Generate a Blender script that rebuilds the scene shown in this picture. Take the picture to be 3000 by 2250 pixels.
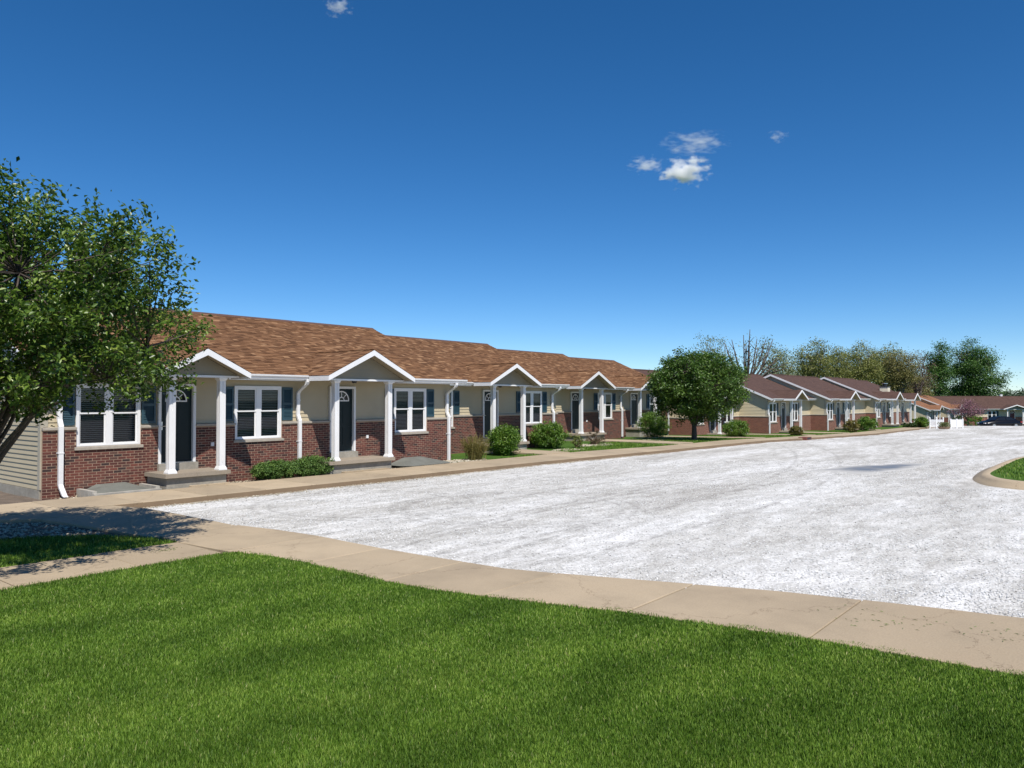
import bpy, math, random
import numpy as np
from mathutils import Vector, Matrix

for o in list(bpy.data.objects): bpy.data.objects.remove(o)
C = bpy.context.scene.collection
SC = bpy.context.scene
R = math.radians

# ------------------------------------------------------------------ camera, sky, sun, exposure
CAM = np.array([-10.6, -20.06, 2.3])
FPX, CX, HY = 2253.0, 1500.0, 1169.0
_n = math.hypot(1845, 2253); SI, CO = 1845/_n, 2253/_n
FWD = np.array([CO, SI]); RIGHT = np.array([SI, -CO])
cd = bpy.data.cameras.new('camera'); cam = bpy.data.objects.new('camera', cd); C.objects.link(cam)
cam.location = CAM
cd.sensor_width = 36; cd.sensor_fit = 'HORIZONTAL'; cd.lens = 36*FPX/3000
cam.rotation_euler = (math.pi/2 + math.atan((HY-1125)/FPX), 0, -math.atan2(CO, SI))
cd.clip_start = 0.1; cd.clip_end = 6000
SC.camera = cam

LDIR = Vector((.63, 1.0, -1.67)).normalized()          # the way sunlight travels
elev = math.asin(-LDIR.z); rot = math.atan2(-LDIR.x, -LDIR.y)
w = bpy.data.worlds.new('World'); SC.world = w; w.use_nodes = True
nt = w.node_tree
for n_ in list(nt.nodes): nt.nodes.remove(n_)
sky = nt.nodes.new('ShaderNodeTexSky'); sky.sky_type = 'NISHITA'; sky.sun_disc = False
sky.sun_elevation = elev; sky.sun_rotation = rot % (2*math.pi)
sky.air_density = 1.0; sky.dust_density = 0.0; sky.ozone_density = 4.6; sky.altitude = 3000
bg = nt.nodes.new('ShaderNodeBackground'); bg.inputs[1].default_value = 0.103
wo = nt.nodes.new('ShaderNodeOutputWorld')
hs = nt.nodes.new('ShaderNodeHueSaturation'); hs.inputs['Saturation'].default_value = 1.26
nt.links.new(sky.outputs[0], hs.inputs['Color']); nt.links.new(hs.outputs[0], bg.inputs[0]); nt.links.new(bg.outputs[0], wo.inputs[0])
sl = bpy.data.lights.new('sun', 'SUN'); sl.energy = 5.0; sl.angle = R(0.53); sl.color = (1.0, .945, .87)
sun = bpy.data.objects.new('sun', sl); C.objects.link(sun)
sun.rotation_euler = LDIR.to_track_quat('-Z', 'Y').to_euler(); sun.location = (-20, -30, 40)
SC.cycles.volume_bounces = 6
SC.view_settings.view_transform = 'Standard'; SC.view_settings.look = 'None'
SC.view_settings.gamma = 1.0; SC.view_settings.exposure = 0.30; SC.view_settings.use_curve_mapping = False

# ------------------------------------------------------------------ terrain
PS = [-60, 42, 60, 80, 86, 95, 125, 150, 400, 900]
PZ = [0, 0, -.42, -.55, -.62, -1.4, -2.3, -2.7, -4, -6]
def G(x, y):
    return np.interp((np.asarray(x)-CAM[0])*FWD[0] + (np.asarray(y)-CAM[1])*FWD[1], PS, PZ)
def at(px, py, Z):
    k = (px-CX)/FPX; d = FWD + k*RIGHT
    return np.array([CAM[0]+Z*d[0], CAM[1]+Z*d[1], CAM[2]-(py-HY)*Z/FPX])
def depth(x, y): return (x-CAM[0])*FWD[0] + (y-CAM[1])*FWD[1]
def side(x, y): return (x-CAM[0])*RIGHT[0] + (y-CAM[1])*RIGHT[1]

# ------------------------------------------------------------------ materials
MAT = {}
def nodes(name):
    m = bpy.data.materials.new(name); m.use_nodes = True; t = m.node_tree
    for n_ in list(t.nodes): t.nodes.remove(n_)
    out = t.nodes.new('ShaderNodeOutputMaterial'); MAT[name] = m
    return m, t, out
def ramp(t, stops, interp='LINEAR'):
    r = t.nodes.new('ShaderNodeValToRGB'); r.color_ramp.interpolation = interp
    e = r.color_ramp.elements
    while len(e) < len(stops): e.new(.5)
    for i, (p, c) in enumerate(stops):
        e[i].position = p; e[i].color = (*c, 1)
    return r
def noise(t, scale, detail=4, rough=.55, vec=None, mapscale=None, maprot=0):
    n = t.nodes.new('ShaderNodeTexNoise'); n.inputs['Scale'].default_value = scale
    n.inputs['Detail'].default_value = detail; n.inputs['Roughness'].default_value = rough
    g = t.nodes.new('ShaderNodeNewGeometry') if vec is None else None
    src = g.outputs['Position'] if vec is None else vec
    if mapscale:
        mp = t.nodes.new('ShaderNodeMapping'); mp.inputs['Scale'].default_value = mapscale; mp.inputs['Rotation'].default_value = (0, 0, maprot)
        t.links.new(src, mp.inputs[0]); src = mp.outputs[0]
    t.links.new(src, n.inputs['Vector'])
    return n
def mixc(t, a, b, fac, mode='MIX'):
    m = t.nodes.new('ShaderNodeMix'); m.data_type = 'RGBA'; m.blend_type = mode
    for sock, v in ((m.inputs[6], a), (m.inputs[7], b), (m.inputs[0], fac)):
        if hasattr(v, 'is_output') or isinstance(v, bpy.types.NodeSocket): t.links.new(v, sock)
        elif isinstance(v, (int, float)): sock.default_value = v
        else: sock.default_value = (*v, 1)
    return m.outputs[2]
def plain(name, col, rough=.6, var=.12, vscale=3.0, bump=None, attr=None, metal=0, spec=.5, fine=None):
    """one base colour, broken by soft noise; attr=[stops] colours by the 'tone' attribute"""
    m, t, out = nodes(name)
    b = t.nodes.new('ShaderNodeBsdfPrincipled'); t.links.new(b.outputs[0], out.inputs[0])
    b.inputs['Roughness'].default_value = rough; b.inputs['Metallic'].default_value = metal
    b.inputs['Specular IOR Level'].default_value = spec
    if attr:
        a = t.nodes.new('ShaderNodeAttribute'); a.attribute_name = 'tone'
        r = ramp(t, attr); t.links.new(a.outputs['Fac'], r.inputs[0]); base = r.outputs[0]
    else:
        base = None
    if var:
        n = noise(t, vscale)
        lo = tuple(c*(1-var) for c in col) if base is None else (1-var,)*3
        hi = tuple(min(1, c*(1+var)) for c in col) if base is None else (1+var,)*3
        r2 = ramp(t, [(.3, lo), (.7, hi)]); t.links.new(n.outputs['Fac'], r2.inputs[0])
        base = r2.outputs[0] if base is None else mixc(t, base, r2.outputs[0], 1.0, 'MULTIPLY')
    if fine:
        n = noise(t, fine[0], 2); r3 = ramp(t, [(.35, (1-fine[1],)*3), (.65, (1+fine[1],)*3)])
        t.links.new(n.outputs['Fac'], r3.inputs[0])
        base = mixc(t, base if base is not None else col, r3.outputs[0], 1.0, 'MULTIPLY')
    if base is None: b.inputs['Base Color'].default_value = (*col, 1)
    else: t.links.new(base, b.inputs['Base Color'])
    if bump:
        n = noise(t, bump[0], 3); bp = t.nodes.new('ShaderNodeBump')
        bp.inputs['Strength'].default_value = bump[1]; bp.inputs['Distance'].default_value = bump[2] if len(bump) > 2 else .01
        t.links.new(n.outputs['Fac'], bp.inputs['Height']); t.links.new(bp.outputs[0], b.inputs['Normal'])
    return m
def leafmat(name, stops, trans=.35, rough=.5):
    m, t, out = nodes(name)
    a = t.nodes.new('ShaderNodeAttribute'); a.attribute_name = 'tone'
    r = ramp(t, stops); t.links.new(a.outputs['Fac'], r.inputs[0])
    b = t.nodes.new('ShaderNodeBsdfPrincipled'); b.inputs['Roughness'].default_value = rough
    t.links.new(r.outputs[0], b.inputs['Base Color'])
    tr = t.nodes.new('ShaderNodeBsdfTranslucent')
    t.links.new(mixc(t, r.outputs[0], (.75, 1.0, .35), .35, 'MULTIPLY'), tr.inputs[0])
    mx = t.nodes.new('ShaderNodeMixShader'); mx.inputs[0].default_value = trans
    t.links.new(b.outputs[0], mx.inputs[1]); t.links.new(tr.outputs[0], mx.inputs[2]); t.links.new(mx.outputs[0], out.inputs[0])
    return m

plain('brick', (.2, .07, .05), .85, .15, 6, (120, .35, .004),
      attr=[(0, (.032, .019, .017)), (.25, (.072, .023, .017)), (.55, (.105, .030, .021)), (.8, (.140, .042, .028)), (1, (.085, .045, .034))], fine=(90, .15))
plain('mortar', (.35, .245, .175), .95, .12, 5, (200, .3, .003))
plain('siding', (.43, .365, .245), .55, .05, 1.2, (60, .06, .003))
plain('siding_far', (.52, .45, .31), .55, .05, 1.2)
plain('corner_trim', (0.375, 0.341, 0.270), .55, .05, 2)
plain('white_trim', (.70, .70, .70), .38, .03, 3)
plain('stone_band', (0.338, 0.302, 0.252), .85, .14, 7, (80, .3, .006))
plain('soffit', (.30, .255, .175), .6, .04, 2)
plain('gable_siding', (.27, .235, .165), .55, .05, 1.2)
plain('door_paint', (.003, .012, .014), .4, .06, 4, spec=.3)
plain('shutter_paint', (.022, .058, .078), .45, .08, 4)
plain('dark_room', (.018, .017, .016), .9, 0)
plain('blind', (.50, .47, .42), .6, .05, 8)
plain('handle_metal', (.55, .54, .52), .3, 0, metal=1)
plain('bark', (.075, .058, .045), .9, .3, 14, (40, .8, .02))
plain('bark_grey', (.14, .12, .10), .9, .3, 4, (10, .6, .05))
plain('stem', (.10, .062, .035), .85, .2, 10)
plain('soil', (.13, .10, .075), .95, .3, 5, (40, .8, .03))
plain('foundation', (0.280, 0.259, 0.217), .9, .2, 2.2, (30, .4, .01), fine=(14, .08))
plain('well_cover', (.13, .135, .12), .8, .15, 3, (60, .3, .01))
plain('well_rim', (.36, .34, .30), .9, .2, 5, (40, .3, .01))
plain('rubber', (.012, .012, .012), .8, 0)
plain('car_paint', (.005, .0055, .008), .25, 0, spec=.3)
plain('car_glass', (.01, .012, .015), .08, 0)
plain('red_lens', (.25, .012, .012), .25, 0)
plain('clear_lens', (.6, .6, .62), .15, 0)
plain('chimney_clad', (.66, .60, .46), .6, .08, 3)
plain('black_metal', (.015, .015, .016), .5, 0)
plain('maroon_paint', (.10, .018, .016), .5, .1, 4)
plain('drain_rust', (.17, .055, .042), .85, .25, 8, (60, .4, .01))
plain('clay', (.30, .20, .13), .85, .15, 5)
plain('pale_rock', (0.375, 0.330, 0.247), .9, .12, 20, attr=[(0, (0.240, 0.203, 0.143)), (.5, (0.390, 0.338, 0.247)), (1, (0.495, 0.458, 0.375))])
plain('white_rock', (.7, .7, .68), .9, .06, 20, attr=[(0, (.17, .165, .15)), (.05, (.36, .355, .34)), (.3, (.58, .58, .57)), (1, (.74, .74, .735))])

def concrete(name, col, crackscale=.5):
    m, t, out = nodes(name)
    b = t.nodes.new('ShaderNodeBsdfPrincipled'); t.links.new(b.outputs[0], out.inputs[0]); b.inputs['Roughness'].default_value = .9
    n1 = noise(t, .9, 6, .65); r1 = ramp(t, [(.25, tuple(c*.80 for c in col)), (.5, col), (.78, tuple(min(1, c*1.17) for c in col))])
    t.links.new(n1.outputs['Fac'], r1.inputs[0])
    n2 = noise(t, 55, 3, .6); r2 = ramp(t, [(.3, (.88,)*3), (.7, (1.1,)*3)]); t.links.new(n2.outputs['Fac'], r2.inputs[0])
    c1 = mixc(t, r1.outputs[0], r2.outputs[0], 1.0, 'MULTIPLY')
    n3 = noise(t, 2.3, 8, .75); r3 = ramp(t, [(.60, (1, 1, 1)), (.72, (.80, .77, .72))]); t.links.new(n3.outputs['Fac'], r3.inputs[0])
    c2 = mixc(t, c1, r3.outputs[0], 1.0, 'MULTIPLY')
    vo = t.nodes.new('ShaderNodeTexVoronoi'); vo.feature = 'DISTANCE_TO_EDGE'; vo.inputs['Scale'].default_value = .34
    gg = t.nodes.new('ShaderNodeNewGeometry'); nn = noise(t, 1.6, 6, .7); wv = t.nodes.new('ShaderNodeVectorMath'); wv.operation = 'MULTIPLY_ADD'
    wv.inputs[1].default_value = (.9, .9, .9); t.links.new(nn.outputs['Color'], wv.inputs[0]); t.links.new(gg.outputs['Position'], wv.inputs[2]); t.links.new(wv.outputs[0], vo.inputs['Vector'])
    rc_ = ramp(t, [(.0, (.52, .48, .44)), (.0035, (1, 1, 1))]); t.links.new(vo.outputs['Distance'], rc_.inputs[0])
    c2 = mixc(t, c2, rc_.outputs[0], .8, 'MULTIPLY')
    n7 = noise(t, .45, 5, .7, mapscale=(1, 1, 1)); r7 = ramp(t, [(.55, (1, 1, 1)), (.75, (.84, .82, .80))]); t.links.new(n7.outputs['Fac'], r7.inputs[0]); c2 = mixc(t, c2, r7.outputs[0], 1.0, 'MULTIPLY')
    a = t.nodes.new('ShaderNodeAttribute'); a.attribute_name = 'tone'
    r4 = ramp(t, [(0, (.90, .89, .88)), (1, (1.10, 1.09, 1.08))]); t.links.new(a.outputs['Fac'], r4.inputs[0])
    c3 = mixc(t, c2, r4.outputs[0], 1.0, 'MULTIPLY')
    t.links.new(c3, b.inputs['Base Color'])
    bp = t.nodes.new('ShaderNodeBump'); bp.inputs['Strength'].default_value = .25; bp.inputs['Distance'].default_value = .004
    n5 = noise(t, 110, 3, .6); t.links.new(n5.outputs['Fac'], bp.inputs['Height']); t.links.new(bp.outputs[0], b.inputs['Normal'])
concrete('concrete', (.362, .290, .198))
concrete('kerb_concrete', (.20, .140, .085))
concrete('porch_concrete', (0.272, 0.231, 0.180))

def shingle_mat(name, stops, plainmix):
    m, t, out = nodes(name)
    b = t.nodes.new('ShaderNodeBsdfPrincipled'); t.links.new(b.outputs[0], out.inputs[0]); b.inputs['Roughness'].default_value = .95
    b.inputs['Specular IOR Level'].default_value = .25
    a = t.nodes.new('ShaderNodeAttribute'); a.attribute_name = 'tone'
    r = ramp(t, stops); t.links.new(a.outputs['Fac'], r.inputs[0])
    n = noise(t, 70, 3, .7); r2 = ramp(t, [(.3, (.72,)*3), (.7, (1.25,)*3)]); t.links.new(n.outputs['Fac'], r2.inputs[0])
    c = mixc(t, r.outputs[0], r2.outputs[0], 1, 'MULTIPLY')
    n4 = noise(t, .55, 4, .6); r4 = ramp(t, [(.3, (.93, .93, .93)), (.7, (1.07, 1.06, 1.03))]); t.links.new(n4.outputs['Fac'], r4.inputs[0])
    c = mixc(t, c, r4.outputs[0], 1, 'MULTIPLY')
    if plainmix:      # courses for roofs too far off to pick the shingles apart
        n3 = noise(t, 1.0, 3, .6, mapscale=(2.2, 2.2, 14)); r3 = ramp(t, [(.35, (.80,)*3), (.65, (1.18,)*3)]); t.links.new(n3.outputs['Fac'], r3.inputs[0])
        c = mixc(t, c, r3.outputs[0], 1, 'MULTIPLY')
    t.links.new(c, b.inputs['Base Color'])
    bp = t.nodes.new('ShaderNodeBump'); bp.inputs['Strength'].default_value = .5; bp.inputs['Distance'].default_value = .006
    t.links.new(n.outputs['Fac'], bp.inputs['Height']); t.links.new(bp.outputs[0], b.inputs['Normal'])
TAN = [(0, (.108, .052, .025)), (.3, (.148, .074, .036)), (.6, (.182, .093, .046)), (.85, (.215, .114, .058)), (1, (.30, .175, .095))]
shingle_mat('shingle_tan', TAN, False)
shingle_mat('shingle_tan_far', [(0, (0.187, 0.090, 0.049)), (1, (0.216, 0.108, 0.061))], True)
shingle_mat('shingle_plum', [(0, (.056, .032, .025)), (.5, (.078, .045, .036)), (1, (.100, .060, .048))], True)
plain('ridge_cap', (.09, .048, .036), .95, .2, 6)

def brick_far():
    m, t, out = nodes('brick_far')
    b = t.nodes.new('ShaderNodeBsdfPrincipled'); t.links.new(b.outputs[0], out.inputs[0]); b.inputs['Roughness'].default_value = .9
    g = t.nodes.new('ShaderNodeNewGeometry'); sp = t.nodes.new('ShaderNodeSeparateXYZ'); t.links.new(g.outputs['Position'], sp.inputs[0])
    ad = t.nodes.new('ShaderNodeMath'); ad.operation = 'ADD'; t.links.new(sp.outputs[0], ad.inputs[0]); t.links.new(sp.outputs[1], ad.inputs[1])
    cb = t.nodes.new('ShaderNodeCombineXYZ'); t.links.new(ad.outputs[0], cb.inputs[0]); t.links.new(sp.outputs[2], cb.inputs[1])
    br = t.nodes.new('ShaderNodeTexBrick'); t.links.new(cb.outputs[0], br.inputs[0])
    br.inputs['Scale'].default_value = 1; br.inputs['Brick Width'].default_value = .203; br.inputs['Row Height'].default_value = .0677
    br.inputs['Mortar Size'].default_value = .005
    br.inputs['Color1'].default_value = (.13, .045, .033, 1); br.inputs['Color2'].default_value = (.20, .072, .048, 1); br.inputs['Mortar'].default_value = (.42, .30, .22, 1)
    t.links.new(br.outputs['Color'], b.inputs['Base Color'])
    bp = t.nodes.new('ShaderNodeBump'); bp.invert = True; bp.inputs['Distance'].default_value = .008; t.links.new(br.outputs['Fac'], bp.inputs['Height']); t.links.new(bp.outputs[0], b.inputs['Normal'])
brick_far()

def glass():
    m, t, out = nodes('glass')
    tr = t.nodes.new('ShaderNodeBsdfTransparent'); tr.inputs[0].default_value = (.72, .74, .74, 1)
    gl = t.nodes.new('ShaderNodeBsdfGlossy'); gl.inputs['Roughness'].default_value = .02
    fr = t.nodes.new('ShaderNodeFresnel'); fr.inputs[0].default_value = 1.5
    mx = t.nodes.new('ShaderNodeMixShader'); t.links.new(fr.outputs[0], mx.inputs[0]); t.links.new(tr.outputs[0], mx.inputs[1]); t.links.new(gl.outputs[0], mx.inputs[2])
    t.links.new(mx.outputs[0], out.inputs[0])
glass()

TRACKS = [(.9, -6.3, (2.1, 2.45)), (6, -60, (50.2, 51.8, 48.2, 49.9)), (4, 40, (52.0, 53.6)), (2.6, -9.3, (2.4, 2.7))]
def gravel():
    m, t, out = nodes('gravel')
    b = t.nodes.new('ShaderNodeBsdfPrincipled'); t.links.new(b.outputs[0], out.inputs[0]); b.inputs['Roughness'].default_value = .95
    b.inputs['Specular IOR Level'].default_value = .2
    g = t.nodes.new('ShaderNodeNewGeometry')
    v = t.nodes.new('ShaderNodeTexVoronoi'); v.inputs['Scale'].default_value = 34; t.links.new(g.outputs['Position'], v.inputs['Vector'])
    r1 = ramp(t, [(0, (.36, .355, .345)), (.12, (.50, .495, .485)), (.35, (.60, .60, .595)), (1, (.70, .70, .695))])
    sp = t.nodes.new('ShaderNodeSeparateColor'); t.links.new(v.outputs['Color'], sp.inputs[0]); t.links.new(sp.outputs[0], r1.inputs[0])
    # wheel-worn, dustier streaks along the drive and broad patches
    n1 = noise(t, .35, 7, .68, mapscale=(.30, 1.3, 1), maprot=R(38)); r2 = ramp(t, [(.38, (1.05, 1.05, 1.05)), (.52, (.86, .85, .825)), (.68, (.64, .62, .585))])
    t.links.new(n1.outputs['Fac'], r2.inputs[0])
    n2 = noise(t, 2.6, 6, .7, mapscale=(.5, 1.6, 1), maprot=R(48)); r3 = ramp(t, [(.36, (1.08,)*3), (.62, (.74, .73, .71))]); t.links.new(n2.outputs['Fac'], r3.inputs[0])
    c = mixc(t, r1.outputs[0], r2.outputs[0], 1, 'MULTIPLY'); c = mixc(t, c, r3.outputs[0], 1, 'MULTIPLY')
    def mth(op, x0, x1=None, x2=None):
        q = t.nodes.new('ShaderNodeMath'); q.operation = op
        for s_, val in zip(q.inputs, (x0, x1, x2)):
            if val is None: continue
            if isinstance(val, (int, float)): s_.default_value = val
            else: t.links.new(val, s_)
        return q.outputs[0]
    nb = noise(t, 6, 5, .7)
    def band(dist, at_, wd): return mth('MAXIMUM', mth('SUBTRACT', 1.0, mth('DIVIDE', mth('ABSOLUTE', mth('SUBTRACT', dist, at_)), wd)), 0.0)
    marks = None
    for cx_, cy_, rads in TRACKS:
        dv = t.nodes.new('ShaderNodeVectorMath'); dv.operation = 'DISTANCE'; t.links.new(g.outputs['Position'], dv.inputs[0]); dv.inputs[1].default_value = (cx_, cy_, -.06)
        dd = dv.outputs['Value']
        for r_ in rads:
            k_ = band(dd, r_, .13); marks = k_ if marks is None else mth('MAXIMUM', marks, k_)
    brk = ramp(t, [(.42, (0, 0, 0)), (.60, (1, 1, 1))]); t.links.new(nb.outputs['Fac'], brk.inputs[0])
    c = mixc(t, c, (.17, .165, .155), mth('MULTIPLY', mth('MULTIPLY', marks, brk.outputs[0]), .62))
    t.links.new(c, b.inputs['Base Color'])
    bp = t.nodes.new('ShaderNodeBump'); bp.inputs['Strength'].default_value = .7; bp.inputs['Distance'].default_value = .012
    sb = t.nodes.new('ShaderNodeMath'); sb.operation = 'SUBTRACT'; sb.inputs[0].default_value = 1; t.links.new(v.outputs['Distance'], sb.inputs[1])
    t.links.new(sb.outputs[0], bp.inputs['Height'])
    bp2 = t.nodes.new('ShaderNodeBump'); bp2.inputs['Strength'].default_value = .5; bp2.inputs['Distance'].default_value = .05
    n3 = noise(t, 5, 5, .6); t.links.new(n3.outputs['Fac'], bp2.inputs['Height']); t.links.new(bp.outputs[0], bp2.inputs['Normal']); t.links.new(bp2.outputs[0], b.inputs['Normal'])
gravel()

def puddle():
    m, t, out = nodes('wet_asphalt')
    b = t.nodes.new('ShaderNodeBsdfPrincipled'); t.links.new(b.outputs[0], out.inputs[0])
    n = noise(t, 1.1, 6, .65); r = ramp(t, [(.35, (.135, .145, .16)), (.7, (.21, .215, .22))]); t.links.new(n.outputs['Fac'], r.inputs[0])
    a = t.nodes.new('ShaderNodeAttribute'); a.attribute_name = 'tone'; n4 = noise(t, 2.4, 7, .75)
    ad = t.nodes.new('ShaderNodeMath'); ad.operation = 'MULTIPLY_ADD'; ad.inputs[1].default_value = 1.1; t.links.new(n4.outputs['Fac'], ad.inputs[0]); t.links.new(a.outputs['Fac'], ad.inputs[2])
    rf = ramp(t, [(.98, (0, 0, 0)), (1.0, (1, 1, 1))]); sc_ = t.nodes.new('ShaderNodeMath'); sc_.operation = 'MULTIPLY_ADD'; sc_.inputs[1].default_value = 1.6; sc_.inputs[2].default_value = -1.15
    t.links.new(ad.outputs[0], sc_.inputs[0]); cl = t.nodes.new('ShaderNodeClamp'); t.links.new(sc_.outputs[0], cl.inputs[0])
    t.links.new(mixc(t, r.outputs[0], (.40, .395, .38), cl.outputs[0]), b.inputs['Base Color'])
    n2 = noise(t, 30, 4, .6); bp = t.nodes.new('ShaderNodeBump'); bp.inputs['Strength'].default_value = .3; bp.inputs['Distance'].default_value = .01
    t.links.new(n2.outputs['Fac'], bp.inputs['Height']); t.links.new(bp.outputs[0], b.inputs['Normal'])
    r2 = ramp(t, [(.4, (.34,)*3), (.65, (.60,)*3)]); t.links.new(n.outputs['Fac'], r2.inputs[0]); t.links.new(mixc(t, r2.outputs[0], (.95, .95, .95), cl.outputs[0]), b.inputs['Roughness']); b.inputs['Specular IOR Level'].default_value = .35
puddle()

def turf(name, a, bcol, yel):
    m, t, out = nodes(name)
    b = t.nodes.new('ShaderNodeBsdfPrincipled'); t.links.new(b.outputs[0], out.inputs[0]); b.inputs['Roughness'].default_value = .95
    b.inputs['Specular IOR Level'].default_value = .1
    n1 = noise(t, .8, 6, .65); r1 = ramp(t, [(.3, a), (.6, bcol), (.8, yel)]); t.links.new(n1.outputs['Fac'], r1.inputs[0])
    n2 = noise(t, 45, 4, .7); r2 = ramp(t, [(.3, (.45,)*3), (.7, (1.45,)*3)]); t.links.new(n2.outputs['Fac'], r2.inputs[0])
    t.links.new(mixc(t, r1.outputs[0], r2.outputs[0], 1, 'MULTIPLY'), b.inputs['Base Color'])
    bp = t.nodes.new('ShaderNodeBump'); bp.inputs['Strength'].default_value = .8; bp.inputs['Distance'].default_value = .03
    t.links.new(n2.outputs['Fac'], bp.inputs['Height']); t.links.new(bp.outputs[0], b.inputs['Normal'])
turf('turf', (.045, .095, .016), (.070, .135, .024), (.105, .165, .040))
turf('field', (.040, .075, .018), (.060, .100, .026), (.090, .120, .040))

def blade():
    m, t, out = nodes('grass_blade')
    a = t.nodes.new('ShaderNodeAttribute'); a.attribute_name = 'tone'
    r = ramp(t, [(0, (.056, .118, .009)), (.5, (.132, .240, .024)), (.9, (.265, .375, .072)), (1, (.42, .43, .18))]); t.links.new(a.outputs['Fac'], r.inputs[0])
    n1 = noise(t, .8, 7, .72); r1 = ramp(t, [(.32, (.60, .68, .58)), (.5, (.94, .97, .92)), (.68, (1.35, 1.24, 1.36))]); t.links.new(n1.outputs['Fac'], r1.inputs[0])
    c = mixc(t, r.outputs[0], r1.outputs[0], 1, 'MULTIPLY')
    g = t.nodes.new('ShaderNodeNewGeometry'); dv = t.nodes.new('ShaderNodeVectorMath'); dv.operation = 'DISTANCE'; t.links.new(g.outputs['Position'], dv.inputs[0]); dv.inputs[1].default_value = (-14, -72, 0)
    nz = noise(t, .5, 3, .5); ad = t.nodes.new('ShaderNodeMath'); ad.operation = 'MULTIPLY_ADD'; ad.inputs[1].default_value = 1.1; t.links.new(nz.outputs['Fac'], ad.inputs[0]); t.links.new(dv.outputs['Value'], ad.inputs[2])
    ml = t.nodes.new('ShaderNodeMath'); ml.operation = 'MULTIPLY'; ml.inputs[1].default_value = 5.2; t.links.new(ad.outputs[0], ml.inputs[0])
    sn = t.nodes.new('ShaderNodeMath'); sn.operation = 'SINE'; t.links.new(ml.outputs[0], sn.inputs[0]); mr = t.nodes.new('ShaderNodeMapRange'); mr.inputs[1].default_value = -1; t.links.new(sn.outputs[0], mr.inputs[0])
    rb = ramp(t, [(0, (.86, .88, .86)), (1, (1.12, 1.10, 1.12))]); t.links.new(mr.outputs[0], rb.inputs[0]); c = mixc(t, c, rb.outputs[0], 1, 'MULTIPLY')
    b = t.nodes.new('ShaderNodeBsdfPrincipled'); b.inputs['Roughness'].default_value = .5; t.links.new(c, b.inputs['Base Color']); b.inputs['Specular IOR Level'].default_value = .35
    tr = t.nodes.new('ShaderNodeBsdfTranslucent'); t.links.new(c, tr.inputs[0])
    mx = t.nodes.new('ShaderNodeMixShader'); mx.inputs[0].default_value = .3
    t.links.new(b.outputs[0], mx.inputs[1]); t.links.new(tr.outputs[0], mx.inputs[2]); t.links.new(mx.outputs[0], out.inputs[0])
blade()
leafmat('leaf_crab', [(0, (.026, .062, .011)), (.4, (.068, .130, .018)), (.75, (.155, .240, .034)), (1, (.28, .34, .07))], .34, .36)
leafmat('leaf_round', [(0, (.030, .075, .012)), (.5, (.065, .135, .018)), (1, (.14, .215, .034))], .3, .45)
leafmat('leaf_shrub', [(0, (.045, .110, .014)), (.5, (.100, .200, .022)), (1, (.21, .31, .034))], .3, .45)
leafmat('leaf_shrub_dark', [(0, (.018, .050, .012)), (.5, (.035, .082, .017)), (1, (.080, .130, .024))], .25, .5)
leafmat('leaf_juniper', [(0, (0.036, 0.094, 0.017)), (.5, (0.087, 0.174, 0.029)), (1, (0.160, 0.239, 0.046))], .2, .6)
leafmat('leaf_twig', [(0, (0.087, 0.080, 0.017)), (.5, (0.167, 0.152, 0.032)), (1, (0.254, 0.196, 0.051))], .25, .6)
leafmat('leaf_brown', [(0, (.060, .038, .022)), (.5, (.120, .080, .045)), (1, (.15, .14, .05))], .2, .6)
leafmat('leaf_olive', [(0, (0.100, 0.125, 0.031)), (.5, (0.190, 0.211, 0.052)), (1, (0.318, 0.311, 0.096))], .3, .6)
leafmat('leaf_rust', [(0, (.120, .110, .036)), (.5, (.200, .185, .058)), (1, (.285, .270, .095))], .3, .6)
leafmat('leaf_pale', [(0, (0.120, 0.150, 0.060)), (.5, (0.192, 0.222, 0.096)), (1, (0.288, 0.312, 0.156))], .35, .6)
leafmat('leaf_deep', [(0, (.030, .080, .018)), (.5, (.065, .150, .026)), (1, (.13, .235, .042))], .3, .5)
leafmat('leaf_pink', [(0, (.16, .07, .10)), (.5, (.26, .12, .16)), (1, (.36, .20, .24))], .3, .6)
leafmat('leaf_far', [(0, (.035, .062, .035)), (.5, (.055, .088, .048)), (1, (.085, .115, .065))], .2, .7)

# ------------------------------------------------------------------ mesh helpers
def link(o, parent=None):
    C.objects.link(o)
    if parent is not None: o.parent = parent
    return o
def raw_mesh(name, V, F, mat, tone=None, smooth=False):
    """V (n,3); F (m,k) uniform polygons; tone per vertex"""
    V = np.ascontiguousarray(V, dtype=np.float32); F = np.ascontiguousarray(F, dtype=np.int32)
    m, k = F.shape
    me = bpy.data.meshes.new(name); me.vertices.add(len(V)); me.vertices.foreach_set('co', V.ravel())
    me.loops.add(m*k); me.loops.foreach_set('vertex_index', F.ravel())
    me.polygons.add(m); me.polygons.foreach_set('loop_start', np.arange(0, m*k, k, dtype=np.int32))
    if smooth: me.polygons.foreach_set('use_smooth', np.ones(m, dtype=bool))
    me.update(calc_edges=True)
    if tone is not None:
        a = me.attributes.new('tone', 'FLOAT', 'POINT'); a.data.foreach_set('value', np.ascontiguousarray(tone, dtype=np.float32))
    me.materials.append(MAT[mat] if isinstance(mat, str) else mat)
    return me
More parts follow.
